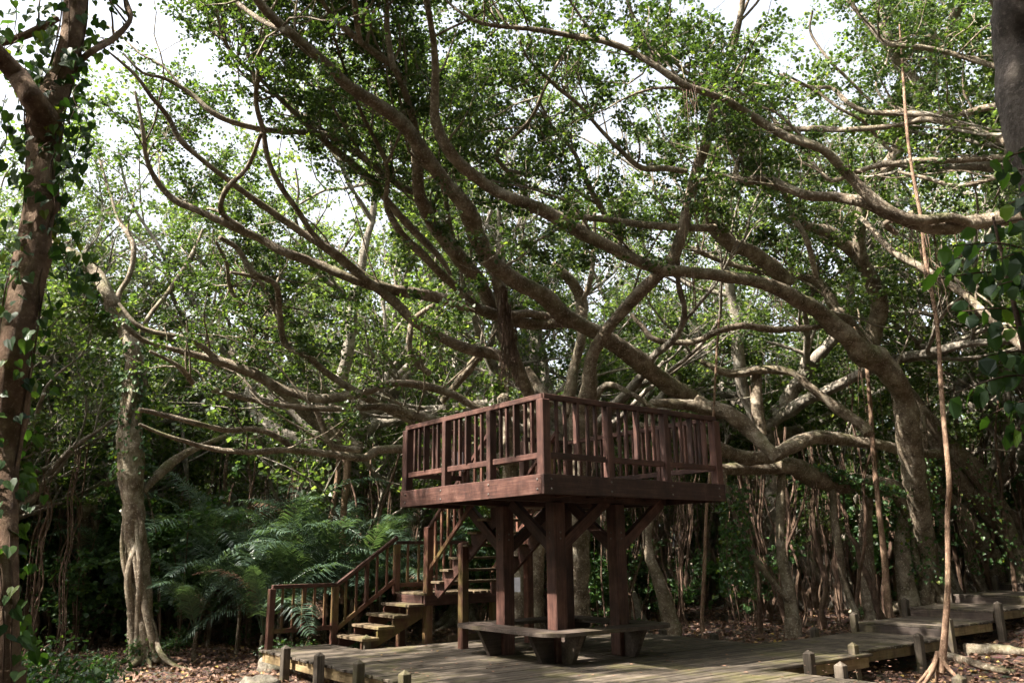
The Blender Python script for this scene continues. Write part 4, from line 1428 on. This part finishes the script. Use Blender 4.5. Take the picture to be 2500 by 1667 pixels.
# ================================================================== FOREST: kinds of background fig, copied
def make_fig(seed, H=7.5, leaf=.10, n_leaf=9000, lean=.3, prop=12, vines=True, low=1.3, spread=1.0):
    """mesh data of one kind of spreading forest fig: (trunk, branches, crown, prop roots), origin at its foot"""
    global rng
    keep = rng
    rng = np.random.default_rng(seed)
    wood, tw, lv, pr = Acc(), Acc(), Acc(), Acc()
    tips = []

    def grow(P, d, ln, r, lvl, elev):
        m = max(4, int(ln / .45))
        pts, rr = [P], [r]
        for i in range(m):
            d = unit(d + rng.standard_normal(3) * [.20, .20, .13] + np.array([0, 0, elev * .05]))
            pts.append(pts[-1] + d * ln / m)
            rr.append(r * (1 - .72 * (i + 1) / m))
        pts = np.array(pts)
        rr = np.array(rr)
        tube(wood if lvl < 2 else tw, pts, rr, k=(9, 7, 5, 4)[lvl], rough=.12 if lvl < 2 else .05, step=.22 if lvl < 2 else .3)
        if lvl == 3:
            tips.append((pts[0], pts[-1], pts[m // 2]))
            return
        nb = (5, 5, 5)[lvl]
        for b in range(nb):
            f = rng.uniform(.25, 1.0) if b else .97
            j = min(m - 1, int(f * m))
            sd = unit(pts[j + 1] - pts[j])
            nd_ = unit(sd * .9 + rng.standard_normal(3) * [.75, .75, .35] + np.array([0, 0, .22]))
            grow(pts[j], nd_, ln * rng.uniform(.42, .66), rr[j] * .62, lvl + 1, elev)
    r0 = .20 * H / 7
    top = np.array([rng.uniform(-lean, lean), rng.uniform(-lean, lean), low * rng.uniform(.8, 1.3)])
    tube(wood, [np.array([0, 0, -.15]), top * [.3, .3, .3], top * [.7, .7, .75], top], [r0 * 1.7, r0 * 1.15, r0, r0 * .95], k=11, rough=.16)
    na = 6
    for a in range(na):
        az = a / na * 6.283 + rng.uniform(-.4, .4)
        el = rng.uniform(.35, 1.15)
        d = np.array([math.cos(az) * math.cos(el) * spread, math.sin(az) * math.cos(el) * spread, math.sin(el)])
        grow(top - [0, 0, rng.uniform(0, .5)], unit(d), H * rng.uniform(.55, .8), r0 * rng.uniform(.45, .7), 0, 1.0)
    # leaves around the last shoots
    per = max(10, n_leaf // len(tips))
    for a, b, c in tips:
        if dens(np.array([a[0] * 1.3 + seed, a[1] * 1.3, a[2]])) < -.8 or rng.random() < .25:
            continue
        sprig(lv, a, unit(b - a + rng.standard_normal(3) * .15), np.linalg.norm(b - a) * .6 + .1, int(per * 1.3), leaf, spread=max(.16, leaf * 1.5), sides=4 if leaf > .08 else 6, width=.5)
    # prop roots
    for i in range(prop):
        a = rng.uniform(0, 6.283)
        q = rng.uniform(.3, 2.6)
        x, y = math.cos(a) * q, math.sin(a) * q
        h = rng.uniform(3.0, 5.6)
        m = 8
        thick = rng.random() ** 3 * .07 + .010
        pts = np.array([[x + rng.normal(0, .05) + .25 * (1 - k / m) * math.cos(a + 2), y + rng.normal(0, .05), h * (1 - k / m) - .1 * (k == m)] for k in range(m + 1)])
        tube(pr, pts, np.linspace(thick * .3, thick * 1.15, m + 1), k=6, rough=.12)
        for w in range(rng.integers(0, 4)):
            tube(pr, pts + rng.standard_normal(3) * [.07, .07, 0], np.full(m + 1, rng.uniform(.004, .014)), k=4, rough=.05)
    fl = []
    for i in range(8):
        a = i / 8 * 6.283 + rng.uniform(-.3, .3)
        d = np.array([math.cos(a), math.sin(a), 0])
        tube(wood, [np.array([0, 0, .8]) + d * r0 * .4, np.array([0, 0, .35]) + d * r0 * 1.1, d * r0 * 2 + [0, 0, .06], d * r0 * 4 - [0, 0, .08]], [r0 * .5, r0 * .42, r0 * .3, r0 * .1], k=6)
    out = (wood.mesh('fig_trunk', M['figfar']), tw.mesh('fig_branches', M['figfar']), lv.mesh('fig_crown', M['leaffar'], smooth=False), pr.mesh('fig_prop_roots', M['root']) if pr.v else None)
    rng = keep
    return out


KINDSF = [make_fig(11, 8.5, .115, 17000, spread=1.1), make_fig(23, 7.2, .105, 15000, low=1.0), make_fig(37, 9.5, .12, 18000, low=1.8), make_fig(41, 8.0, .11, 16000, low=2.4, prop=18), make_fig(59, 6.0, .10, 13000, low=.8, prop=16), make_fig(71, 8.5, .058, 30000, low=3.0, prop=0), make_fig(83, 9.0, .062, 28000, low=3.4, prop=0),
          make_fig(97, 7.5, .10, 26000, low=5.6, prop=0, spread=1.5, lean=.8), make_fig(101, 8.0, .105, 26000, low=5.2, prop=0, spread=1.4, lean=.8),
          make_fig(113, 8.0, .11, 26000, low=7.6, prop=0, spread=1.6, lean=1.0), make_fig(127, 9.5, .078, 30000, low=4.4, prop=10, spread=1.2, lean=.9)]


def forest_fig(kind, x, y, rz, sc, label, group):
    r = empty('forest_fig_tree', (x, y, float(ground_z(x, y))), rz, label, 'tree', group)
    r.scale = (sc, sc, sc)
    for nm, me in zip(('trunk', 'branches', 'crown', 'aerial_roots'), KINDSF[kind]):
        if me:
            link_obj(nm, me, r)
    return r


spots = []
r2 = np.random.default_rng(5)


def far_enough(x, y, d):
    return all((x - a) ** 2 + (y - b) ** 2 > d * d for a, b in spots)


def in_view(x, y):
    return y > 0 and abs(x) < .66 * y + 1.0


tries = 0
while len(spots) < 92 and tries < 9000:
    tries += 1
    y = r2.uniform(16.5, 46)
    x = r2.uniform(-1, 1) * (.72 * y + 5)
    if y < 20.5 and -2 < x < 14:
        continue
    if y < 20.5 and 100 < pix(np.array([x, y, 1.5]))[0] < 1000:
        continue
    if not far_enough(x, y, 2.5 if y < 30 else 3.6):
        continue
    spots.append((x, y))
for i, (x, y) in enumerate(spots):
    px = pix(np.array([x, y, 1.5]))[0]
    if y < 27:
        lab, g = (('grey fig with prop roots in the forest behind the palms', 'forest figs behind the palms') if px < 1000 else
                  ('grey fig with hanging roots in the forest directly behind the platform', 'forest figs behind the platform') if px < 1750 else
                  ('grey fig with hanging roots in the forest behind the leaning fig', 'forest figs behind the leaning fig'))
    else:
        lab, g = 'distant pale-limbed fig deep in the forest', 'distant forest figs'
    forest_fig(int(r2.integers(0, 5)), x, y, r2.uniform(0, 6.28), r2.uniform(.8, 1.15), lab, g)
# trees added at the sides and behind the viewer so their crowns shade the clearing
side = [(-15, 15.0), (-13, 19.5), (-15.5, 8), (-10, 5.5), (-14, 1.5), (-8, -1.5), (-3.5, -5), (2.5, -5.5), (8, -3), (-18, 14), (-20, 4), (-12, -5), (10, 3.5), (11.5, 8.5), (14, 12), (13.5, 16),
        (1.5, -10), (-7, -9), (-5.5, -3), (5, -7), (0, -6), (-10, -2), (11, -1), (-4, -8), (6, -1.5), (-16, -2), (12.5, -6)]
for x, y in side:
    forest_fig(int(r2.integers(5, 7)), x, y, r2.uniform(0, 6.28), r2.uniform(1.0, 1.2), 'fig added at the edge of the clearing so its crown shades the deck', 'shading figs added around the clearing')

for i, (x, y) in enumerate([(-2.5, -1.5), (2.2, -2.2), (6.5, 1.2), (-6, -.5), (0, -6), (6, -5), (10, -1), (-6, -6), (12, 4.5), (-10, -3), (3.5, -9), (-2, -11), (11, 10.5), (15, 8)]):  # added out of frame; their high crowns darken the clearing from above
    forest_fig(7 + i % 2, x, y, i * 2.1, r2.uniform(1.0, 1.15), 'tall out-of-frame fig added near the viewer to roof off the sky light', 'tall shading figs added round the viewer')

for i, (x, y) in enumerate([(5.6, 3.2), (-11.5, 6.2), (12.5, 6.5), (-1.2, .6)]):  # more added crowns, closing the sky over the viewer
    forest_fig(9, x, y, i * 1.3 + .5, 1.0, 'tall out-of-frame fig added near the viewer to roof off the sky light', 'tall shading figs added round the viewer')
for i, (x, y) in enumerate([(-11.5, 22.5), (-5.2, 20.5), (-1.2, 21), (2.6, 20), (6.8, 21.5), (11.5, 19.5), (-12, 20), (14.5, 23), (0.5, 26)]):
    forest_fig(10, x, y, i * 1.7, 1.0 + .06 * (i % 3), 'tall fig standing over the thicket with its crown closing the canopy', 'tall figs behind the clearing')

forest_fig(10, -5.0, 24.0, 4.0, 1.35, 'tall fig standing over the thicket with its crown closing the canopy', 'tall figs behind the clearing')
# the tall figs round the viewer are added to shut out overhead sky light
# leaf ring: woodland backdrop ahead, added all round to block low sky light
a = Acc()
n = 46000
th_ = rng.random(n) * 2 * math.pi
rad_ = np.where((th_ > R(28)) & (th_ < R(152)), rng.uniform(50, 60, n), rng.uniform(27, 36, n))
x_, y_ = rad_ * np.cos(th_), rad_ * np.sin(th_) + 2
top_ = 8.5 + 2.5 * np.sin(th_ * 9) + 1.5 * np.sin(th_ * 23 + 1) + np.where(rad_ > 45, 2.5, 1.5)
z_ = ground_z(x_, y_) + top_ * rng.random(n) ** .8
leaf_block(a, np.stack([x_, y_, z_], -1), rng.standard_normal((n, 3)), rng.uniform(.25, .7, n) * np.where(rad_ > 45, 1.0, .9), width=.5, sides=6)
o = a.build('distant_woodland_screen', M['leaffar'], None, smooth=False, off=(0, 0, 0))
tag(o, 'far-off woodland backdrop, its ring added all round to block low sky light', 'woodland', kind='stuff')

# ================================================================== UNDERSTOREY
def make_shrub(seed, h, rad, n, leaf, mat='shrub', broad=.45):
    global rng
    keep = rng
    rng = np.random.default_rng(seed)
    w, lv = Acc(), Acc()
    ns = 9
    per = n // (ns * 5)
    for i in range(ns):
        a = rng.uniform(0, 6.28)
        q = rng.uniform(0, rad * .4)
        p = np.array([math.cos(a) * q, math.sin(a) * q, -.05])
        tip = np.array([math.cos(a) * rad * rng.uniform(.4, 1), math.sin(a) * rad * rng.uniform(.4, 1), h * rng.uniform(.5, 1)])
        mid = (p + tip) / 2 + [0, 0, h * .15] + rng.standard_normal(3) * .08
        P, r, T = tube(w, [p, mid, tip], [.014, .010, .004], k=4, rough=.05)
        for k in range(5):
            j = int(rng.uniform(.25, 1) * (len(P) - 1))
            d = unit(T[j] + rng.standard_normal(3) * .8)
            sprig(lv, P[j], d, rng.uniform(.25, .5) * rad, per, leaf, spread=leaf * 1.3, sides=6, width=broad)
    o = (w.mesh('shrub_stems', M['root']), lv.mesh('shrub_leaves', M[mat], smooth=False))
    rng = keep
    return o


SH = [make_shrub(3, 2.4, 1.2, 1500, .11), make_shrub(4, 1.6, 1.1, 1300, .09), make_shrub(5, 3.2, 1.3, 1700, .12), make_shrub(6, .8, .7, 800, .075, broad=.30), make_shrub(8, .5, .55, 560, .055, mat='shrub', broad=.5)]


def shrub(k, x, y, sc, label, group, rz=None):
    r = empty('shrub', (x, y, float(ground_z(x, y))), r2.uniform(0, 6.28) if rz is None else rz, label, 'shrub', group)
    r.scale = (sc, sc, sc * r2.uniform(.85, 1.15))
    link_obj('stems', SH[k][0], r)
    link_obj('leaves', SH[k][1], r)


pl = []
tries = 0
while len(pl) < 90 and tries < 9000:
    tries += 1
    y = r2.uniform(16.5, 32)
    x = r2.uniform(-1, 1) * (.68 * y + 2)
    if y < 18.5 and x > -3.5:
        continue
    if any((x - a) ** 2 + (y - b) ** 2 < 1.3 for a, b in pl):
        continue
    pl.append((x, y))
    px = pix(np.array([x, y, 1.0]))[0]
    lab, g = (('dark leafy shrub in the shade behind the palms', 'shrubs behind the palms') if px < 1000 else ('dark leafy shrub in the thicket behind the platform', 'shrubs behind the platform') if px < 1750 else
              ('dark leafy shrub among the stilt roots behind the walkway', 'shrubs behind the walkway'))
    shrub(int(r2.choice([0, 1, 2, 2])), x, y, r2.uniform(.8, 1.25), lab, g)
# low plants at the lower left corner
for i in range(30):
    y = r2.uniform(5.6, 11.5)
    px = r2.uniform(-60, 400 - (i % 3) * 100)
    if y < 9 and px > 330:
        px -= 260
    p = at(px, 1400, y)
    if abs(p[0] + 4.8) < .6 and abs(p[1] - 10.6) < .5:
        continue
    shrub(3 if i % 2 else 4, p[0], y, r2.uniform(.7, 1.2), 'low bright green plant in the undergrowth of the lower left corner', 'low plants in the lower left corner')
for i in range(34):
    y = r2.uniform(13.5, 20)
    x = r2.uniform(-8, 12)
    if y < 17.5 and -2 < x < 6:
        continue
    if -1.2 < (x - CX) * VX[0] + (y - CY) * VX[1] < 1.0 and x > 0:
        continue
    shrub(3 if i % 2 else 4, x, y, r2.uniform(.5, .9), 'small low plant at the edge of the leaf litter', 'small plants along the litter edge')


# --- palms
def make_frond(seed, ln=2.3, droop=1.0):
    global rng
    keep = rng
    rng = np.random.default_rng(seed)
    a = Acc()
    m = 22
    s = np.linspace(0, 1, m)
    el = 1.25 - 1.75 * droop * s ** 1.25
    st = ln / m
    P = np.cumsum(np.stack([np.cos(el) * st, np.zeros(m), np.sin(el) * st], -1), 0)
    tube(a, P, np.linspace(.013, .003, m), k=4, rough=0, smooth_path=False, val=.8)
    nl = 46
    C, F, V = [], [], []
    n = 0
    for side in (-1, 1):
        for i in range(nl):
            f = .16 + .84 * (i + .5) / nl
            j = min(m - 2, int(f * (m - 1)))
            q = P[j] + (P[j + 1] - P[j]) * (f * (m - 1) - j)
            T = unit(P[j + 1] - P[j])
            sd = np.array([0, side, 0])
            N = np.cross(T, sd) * side
            L_ = .44 * math.sin(math.pi * min(1, .18 + .80 * f)) ** .6 * rng.uniform(.85, 1.1) * ln / 2.3
            d = unit(T * .55 + sd * .95 + N * rng.uniform(.0, .35) + rng.standard_normal(3) * .05)
            w = unit(np.cross(d, N)) * .013
            e1 = q + d * L_ * .5
            e2 = e1 + unit(d + np.array([0, 0, -.75])) * L_ * .5
            V += [q - w * .5, q + w * .5, e1 + w, e1 - w, e2]
            F += [[n, n + 1, n + 2, n + 3]]
            C += [[n + 3, n + 2, n + 4]]
            n += 5
    val = rng.random(len(F)) * .9
    a.add(V, F, val)
    a.f.append(np.array(C, np.int32) + a.n - n)
    a.a.append(val.astype(np.float32))
    rng = keep
    return a.mesh('frond', M['palm'], smooth=False)


FRONDS = [make_frond(1, 2.5, .8), make_frond(2, 2.2, 1.1), make_frond(3, 2.7, 1.0), make_frond(4, 1.9, .6)]
DEAD_FROND = FRONDS[1].copy()
DEAD_FROND.materials[0] = M['litter']
wst = Acc()
tube(wst, [np.array([0, 0, -.1]), np.array([.02, 0, .3]), np.array([0, .02, .7])], [.07, .06, .045], k=8)
PALM_STEM = wst.mesh('palm_stem', M['fig'])


def palm(x, y, h, n, sc, label, group=None):
    r = empty('palm', (x, y, float(ground_z(x, y))), r2.uniform(0, 6.28), label, 'palm', group)
    s = link_obj('trunk', PALM_STEM, r)
    s.scale = (.7, .7, h / .7)
    for i in range(n):
        f = link_obj('frond', DEAD_FROND if i == n - 1 and r2.random() < .6 else FRONDS[int(r2.integers(0, 4))], r)
        f.location = (0, 0, h * r2.uniform(.75, 1.0))
        f.rotation_euler = (r2.uniform(-.15, .15), r2.uniform(-.35, .45), i * 2.4 + r2.uniform(-.3, .3))
        k = sc * r2.uniform(.95, 1.25)
        f.scale = (k, k, k)


for px, y, h, n, sc in ((290, 14.5, .8, 9, .9), (380, 15.5, 1.1, 10, 1.0), (450, 14.6, .7, 9, .9), (520, 16.2, 1.4, 11, 1.05), (590, 14.9, .9, 10, .95), (650, 13.9, .45, 9, .85), (690, 16.0, 1.4, 11, 1.0),
                        (760, 15.2, .9, 10, .95), (800, 17, 1.6, 10, 1.0), (860, 15.8, .9, 10, .95), (930, 17.0, 1.3, 10, 1.0), (990, 16.6, .8, 9, .9), (560, 18, 1.8, 11, 1.1), (420, 17.5, 1.5, 10, 1.1),
                        (240, 16.5, 1.0, 9, 1.0), (1060, 18, .8, 9, .9), (620, 16.8, .8, 9, .9), (720, 14.6, .4, 8, .8), (490, 13.9, .5, 8, .8)):
    y += 1.3 if px > 480 else 3.6
    p = at(px, 1400, y)
    lab = 'dark feathery palm in the dense clump between the twisted trunk and the staircase'
    if px == 650:
        palm(p[0], y, h, n, sc, 'front palm of the clump, its fronds drooping beside the lower stair railing')
    else:
        palm(p[0], y, h, n, sc, lab, 'palm clump left of the staircase')

# --- vine on the left edge trunk and on the twisted trunk
def heart_leaves(acc, C, D, size):
    n = len(C)
    D = D / (np.linalg.norm(D, axis=1)[:, None] + 1e-9)
    up = np.array([0, -.9, .5]) + rng.standard_normal((n, 3)) * .5
    S = np.cross(D, up)
    S /= np.linalg.norm(S, axis=1)[:, None] + 1e-9
    N = np.cross(S, D)
    prof = [(-.38, 0, 0), (-.52, .20, .3), (-.38, .44, .7), (-.05, .42, .6), (.25, .2, .3), (.55, 0, -.4), (.25, -.2, .3), (-.05, -.42, .6), (-.38, -.44, .7), (-.52, -.20, .3)]
    V = np.stack([C + size[:, None] * (D * a + S * b + N * c * .16) for a, b, c in prof], 1)
    # two halves along the midrib
    o = np.arange(n)[:, None] * 10
    F = np.concatenate([o + np.array([[0, 1, 2, 3, 4, 5]]), o + np.array([[5, 6, 7, 8, 9, 0]])])
    v = rng.random(n)
    acc.add(V.reshape(-1, 3), F, np.concatenate([v, v]))


def vine(label, path, rad, n, size, lo, hi, hang=.12, stems=5, extra=None):
    b = path[0] if path[0][2] < path[-1][2] else path[-1]
    root = empty('climbing_vine', tuple(b), 0, label, 'vine')
    st_, lv = Acc(), Acc()
    m = len(path)
    for s in range(stems):
        ph = rng.uniform(0, 6.28)
        tw_ = rng.uniform(-1.5, 1.5)
        idx = np.linspace(int(lo * m), int(hi * m) - 1, 26).astype(int)
        q = []
        for j, i in enumerate(idx):
            a = ph + tw_ * j / 25 * 3 + rng.normal(0, .1)
            q.append(path[i] + np.array([math.cos(a), math.sin(a), 0]) * (rad[i] * 1.04 + .006))
        tube(st_, q, .006, k=5, rough=.1)
    i = (lo + (hi - lo) * rng.random(n)) * (m - 1)
    i = i.astype(int)
    a = rng.uniform(0, 6.28, n)
    off = np.stack([np.cos(a), np.sin(a), np.zeros(n)], -1)
    C = path[i] + off * (rad[i] + rng.uniform(.01, hang, n))[:, None] + rng.standard_normal((n, 3)) * .03
    D = off * .5 + rng.standard_normal((n, 3)) * .4
    D[:, 2] -= .8
    heart_leaves(lv, C, D, size * rng.uniform(.6, 1.25, n))
    if extra is not None:
        for (p, ln, k) in extra:
            q = [np.array(p, float)]
            for _ in range(6):
                q.append(q[-1] + np.array([rng.normal(0, .03), rng.normal(0, .03), -ln / 6]))
            tube(st_, q, .004, k=4, rough=0)
            tt = rng.random(k)
            C = np.array(q)[0] + (np.array(q)[-1] - np.array(q)[0]) * tt[:, None] + rng.standard_normal((k, 3)) * .06
            D = rng.standard_normal((k, 3)) * .5
            D[:, 2] -= .8
            heart_leaves(lv, C, D, size * rng.uniform(.6, 1.2, k))
    st_.build('stems', M['root'], root)
    lv.build('leaves', M['vine'], root, smooth=False)


Pc, rc = trunkL
ex = [(at(px, py, 5.35 + rng.uniform(-.2, .25)), rng.uniform(.25, .7), 16) for px, py in ((190, 120), (200, 200), (185, 260), (175, 300), (205, 330), (60, 150), (20, 60), (120, 40), (150, 90), (90, 130), (40, 20), (170, 380), (200, 270), (20, 300), (15, 230), (140, 560), (170, 590), (200, 620))]
vine('heart-leaved green vine climbing and hanging round the fork of the left edge trunk', Pc, rc, 420, .085, .0, 1.0, hang=.13, extra=ex)
pth = np.array([at(320 - 3 * math.sin(k / 5), 1300 - k * 12, floor_at(352, 1618)[1] - .1) for k in range(40)])
vine('leafy vine wrapping the twisted trunk beside the palms', pth, np.full(40, .16), 760, .075, .30, 1, hang=.20, stems=6)
pth = np.array([at(300 - k * 4.5, 800 - k * 5.2, floor_at(352, 1618)[1] - .15) for k in range(40)])
vine('dark leafy vine blanketing the diagonal limb above the twisted trunk', pth, np.full(40, .10), 420, .085, 0, 1, hang=.18, stems=5)

# vines on the right thicket trunks
for lab, q in (('small-leaved creeper covering the foot of the leaning fig', (2225, 1120, 2262, 1420, 17.9, .50)), ('small-leaved creeper on the mossy arch behind the walkway', (1960, 1140, 2180, 1210, 17.3, .45)),
               ('small-leaved creeper over the stilt roots at the right edge', (2330, 1120, 2440, 1400, 18.3, .6)), ('creeper wrapping the dark trunk behind the pole-like stem', (1790, 1180, 1800, 1450, 16.2, .30))):
    pth = np.array([at(q[0] + (q[2] - q[0]) * k / 39, q[1] + (q[3] - q[1]) * k / 39, q[4]) for k in range(39, -1, -1)])
    vine(lab, pth, np.full(40, q[5] * .55), 420 if 'right edge' in lab else 900, .075, 0, 1, hang=q[5] * .5, stems=7)

# --- drooping broad leaves hanging in from the right edge
root = empty('broadleaf_tree', (2.75, 4.3, float(ground_z(2.75, 4.3))), 0, 'near young tree with large dark drooping leaves reaching in from the right edge', 'tree')
w_, lv = Acc(), Acc()
tube(w_, [np.array([2.75, 4.3, -.05]), np.array([2.85, 4.3, 1.2]), np.array([2.80, 4.3, 2.4]), np.array([2.76, 4.35, 3.6])], [.035, .03, .022, .008], k=8, rough=.05)
for (x0, y0, x1, y1) in ((2600, 1000, 2420, 1010), (2600, 900, 2400, 870), (2600, 800, 2350, 760), (2580, 700, 2290, 680), (2580, 640, 2330, 600), (2600, 560, 2400, 560), (2600, 460, 2440, 420), (2600, 380, 2430, 400),
                         (2590, 860, 2440, 800), (2590, 720, 2420, 700), (2600, 640, 2420, 640), (2600, 1050, 2470, 1060), (2600, 500, 2460, 500), (2600, 930, 2330, 960), (2590, 620, 2300, 640)):
    a, b = at(x0, y0, 4.3), at(x1, y1, 4.3 + rng.uniform(-.35, .35))
    m_ = (a + b) / 2 + [0, 0, .06]
    P, r, T = tube(w_, [a, m_, b], [.008, .006, .003], k=5, rough=.03)
    n = 11
    i = (np.linspace(.30, 1, n) * (len(P) - 1)).astype(int)
    D = T[i] * .35 + rng.standard_normal((n, 3)) * .35
    D[:, 2] -= .9
    D = D / np.linalg.norm(D, axis=1)[:, None]
    s = rng.uniform(.08, .135, n)
    leaf_block(lv, P[i] + D * s[:, None] * .5 + rng.standard_normal((n, 3)) * .02, D, s, width=.38, fold=.10, jitter=1.3)
w_.build('trunk', M['root'], root)
lv.build('leaves', M['broad'], root, smooth=False)

# --- rocks
def rock(name, px, py, y, sx, label, group=None):
    p = at(px, py, y)
    z = float(ground_z(p[0], p[1]))
    a = Acc()
    k, m_ = 18, 12
    V = []
    ph = rng.uniform(0, 6.28, 6)
    for i in range(m_ + 1):
        t_ = math.pi * i / m_
        for j in range(k):
            f = 2 * math.pi * j / k
            d = np.array([math.sin(t_) * math.cos(f), math.sin(t_) * math.sin(f), math.cos(t_)])
            r = 1 + .16 * math.sin(3 * d[0] + ph[0] + 2 * d[2]) + .12 * math.sin(5 * d[1] + ph[1]) + .08 * math.sin(8 * d[2] + 6 * d[0] + ph[2]) + rng.normal(0, .02)
            V.append(d * r * [sx, sx * .8, sx * .62])
    F = [[i * k + j, i * k + (j + 1) % k, (i + 1) * k + (j + 1) % k, (i + 1) * k + j] for i in range(m_) for j in range(k)]
    a.add(V, F)
    o = a.build(name, M['rock'], None, off=(0, 0, 0))
    o.location = (p[0], p[1], z + sx * .25)
    tag(o, label, 'rock', group)


rock('rock', 690, 1560, 13.8, .30, 'larger mossy limestone boulder behind the lower stair railing')
rock('rock', 745, 1565, 13.4, .20, 'smaller pale boulder beside the bottom stair')
rock('rock', 540, 1610, 11.2, .17, 'mossy rock on the leaf litter left of the deck corner')
rock('rock', 640, 1585, 11.8, .24, 'dark mossy rock just left of the deck corner post')
rock('rock', 2440, 1640, 9.8, .12, 'white weathered stone on the litter in the lower right corner')
rock('rock', 2120, 1655, 10.3, .10, 'small grey stone beside the foot of the slender stem')

# fallen log and surface roots, lower right
for lab, pts, w in (('dark fallen branch lying on the litter in the lower right', [(2240, 1600), (2330, 1612), (2420, 1640), (2480, 1652)], .07), ('old decaying log lying on the litter near the right edge', [(2360, 1600), (2440, 1598), (2540, 1610)], .10)):
    P = []
    for px, py in pts:
        q = floor_at(px, py)
        P.append([q[0], q[1], float(ground_z(q[0], q[1])) + w * .6])
    a = Acc()
    tube(a, np.array(P), np.linspace(w, w * .6, len(P)), k=9, rough=.2)
    o = a.build('fallen_log', M['fig'], None, off=P[0])
    o.location = P[0]
    tag(o, lab, 'log')

# ================================================================== LEAF LITTER
a = Acc()
n = 42000
y = 6 + 20 * rng.random(n) ** 1.15
x = (rng.random(n) * 2 - 1) * (.68 * y + 1)
z = ground_z(x, y) + rng.uniform(.004, .035, n)
uu = (x - CX) * UX[0] + (y - CY) * UX[1]
D = np.stack([rng.standard_normal(n), rng.standard_normal(n), rng.normal(0, .22, n)], -1)
C = np.stack([x, y, z], -1)
leaf_block(a, C, D, rng.uniform(.045, .10, n), width=.5, fold=.18, jitter=.35)
o = a.build('leaf_litter', M['litter'], None, smooth=False, off=(0, 0, 0))
tag(o, 'brown fallen leaves covering the forest floor', 'leaf litter', kind='stuff')
# a few leaves dropped on the deck
a = Acc()
n = 420
u_, v_ = rng.uniform(-1.2, 4.6, n), rng.uniform(-5, 4, n)
C = np.array([uv(p, q, DZ + .012) for p, q in zip(u_, v_)])
D = np.stack([rng.standard_normal(n), rng.standard_normal(n), np.zeros(n)], -1)
leaf_block(a, C, D, rng.uniform(.025, .06, n), width=.5, fold=.12, jitter=.12)
o = a.build('fallen_leaves', M['litter'], None, smooth=False, off=(0, 0, 0))
tag(o, 'scattered dry leaves lying on the plank deck', 'leaf litter', kind='stuff')
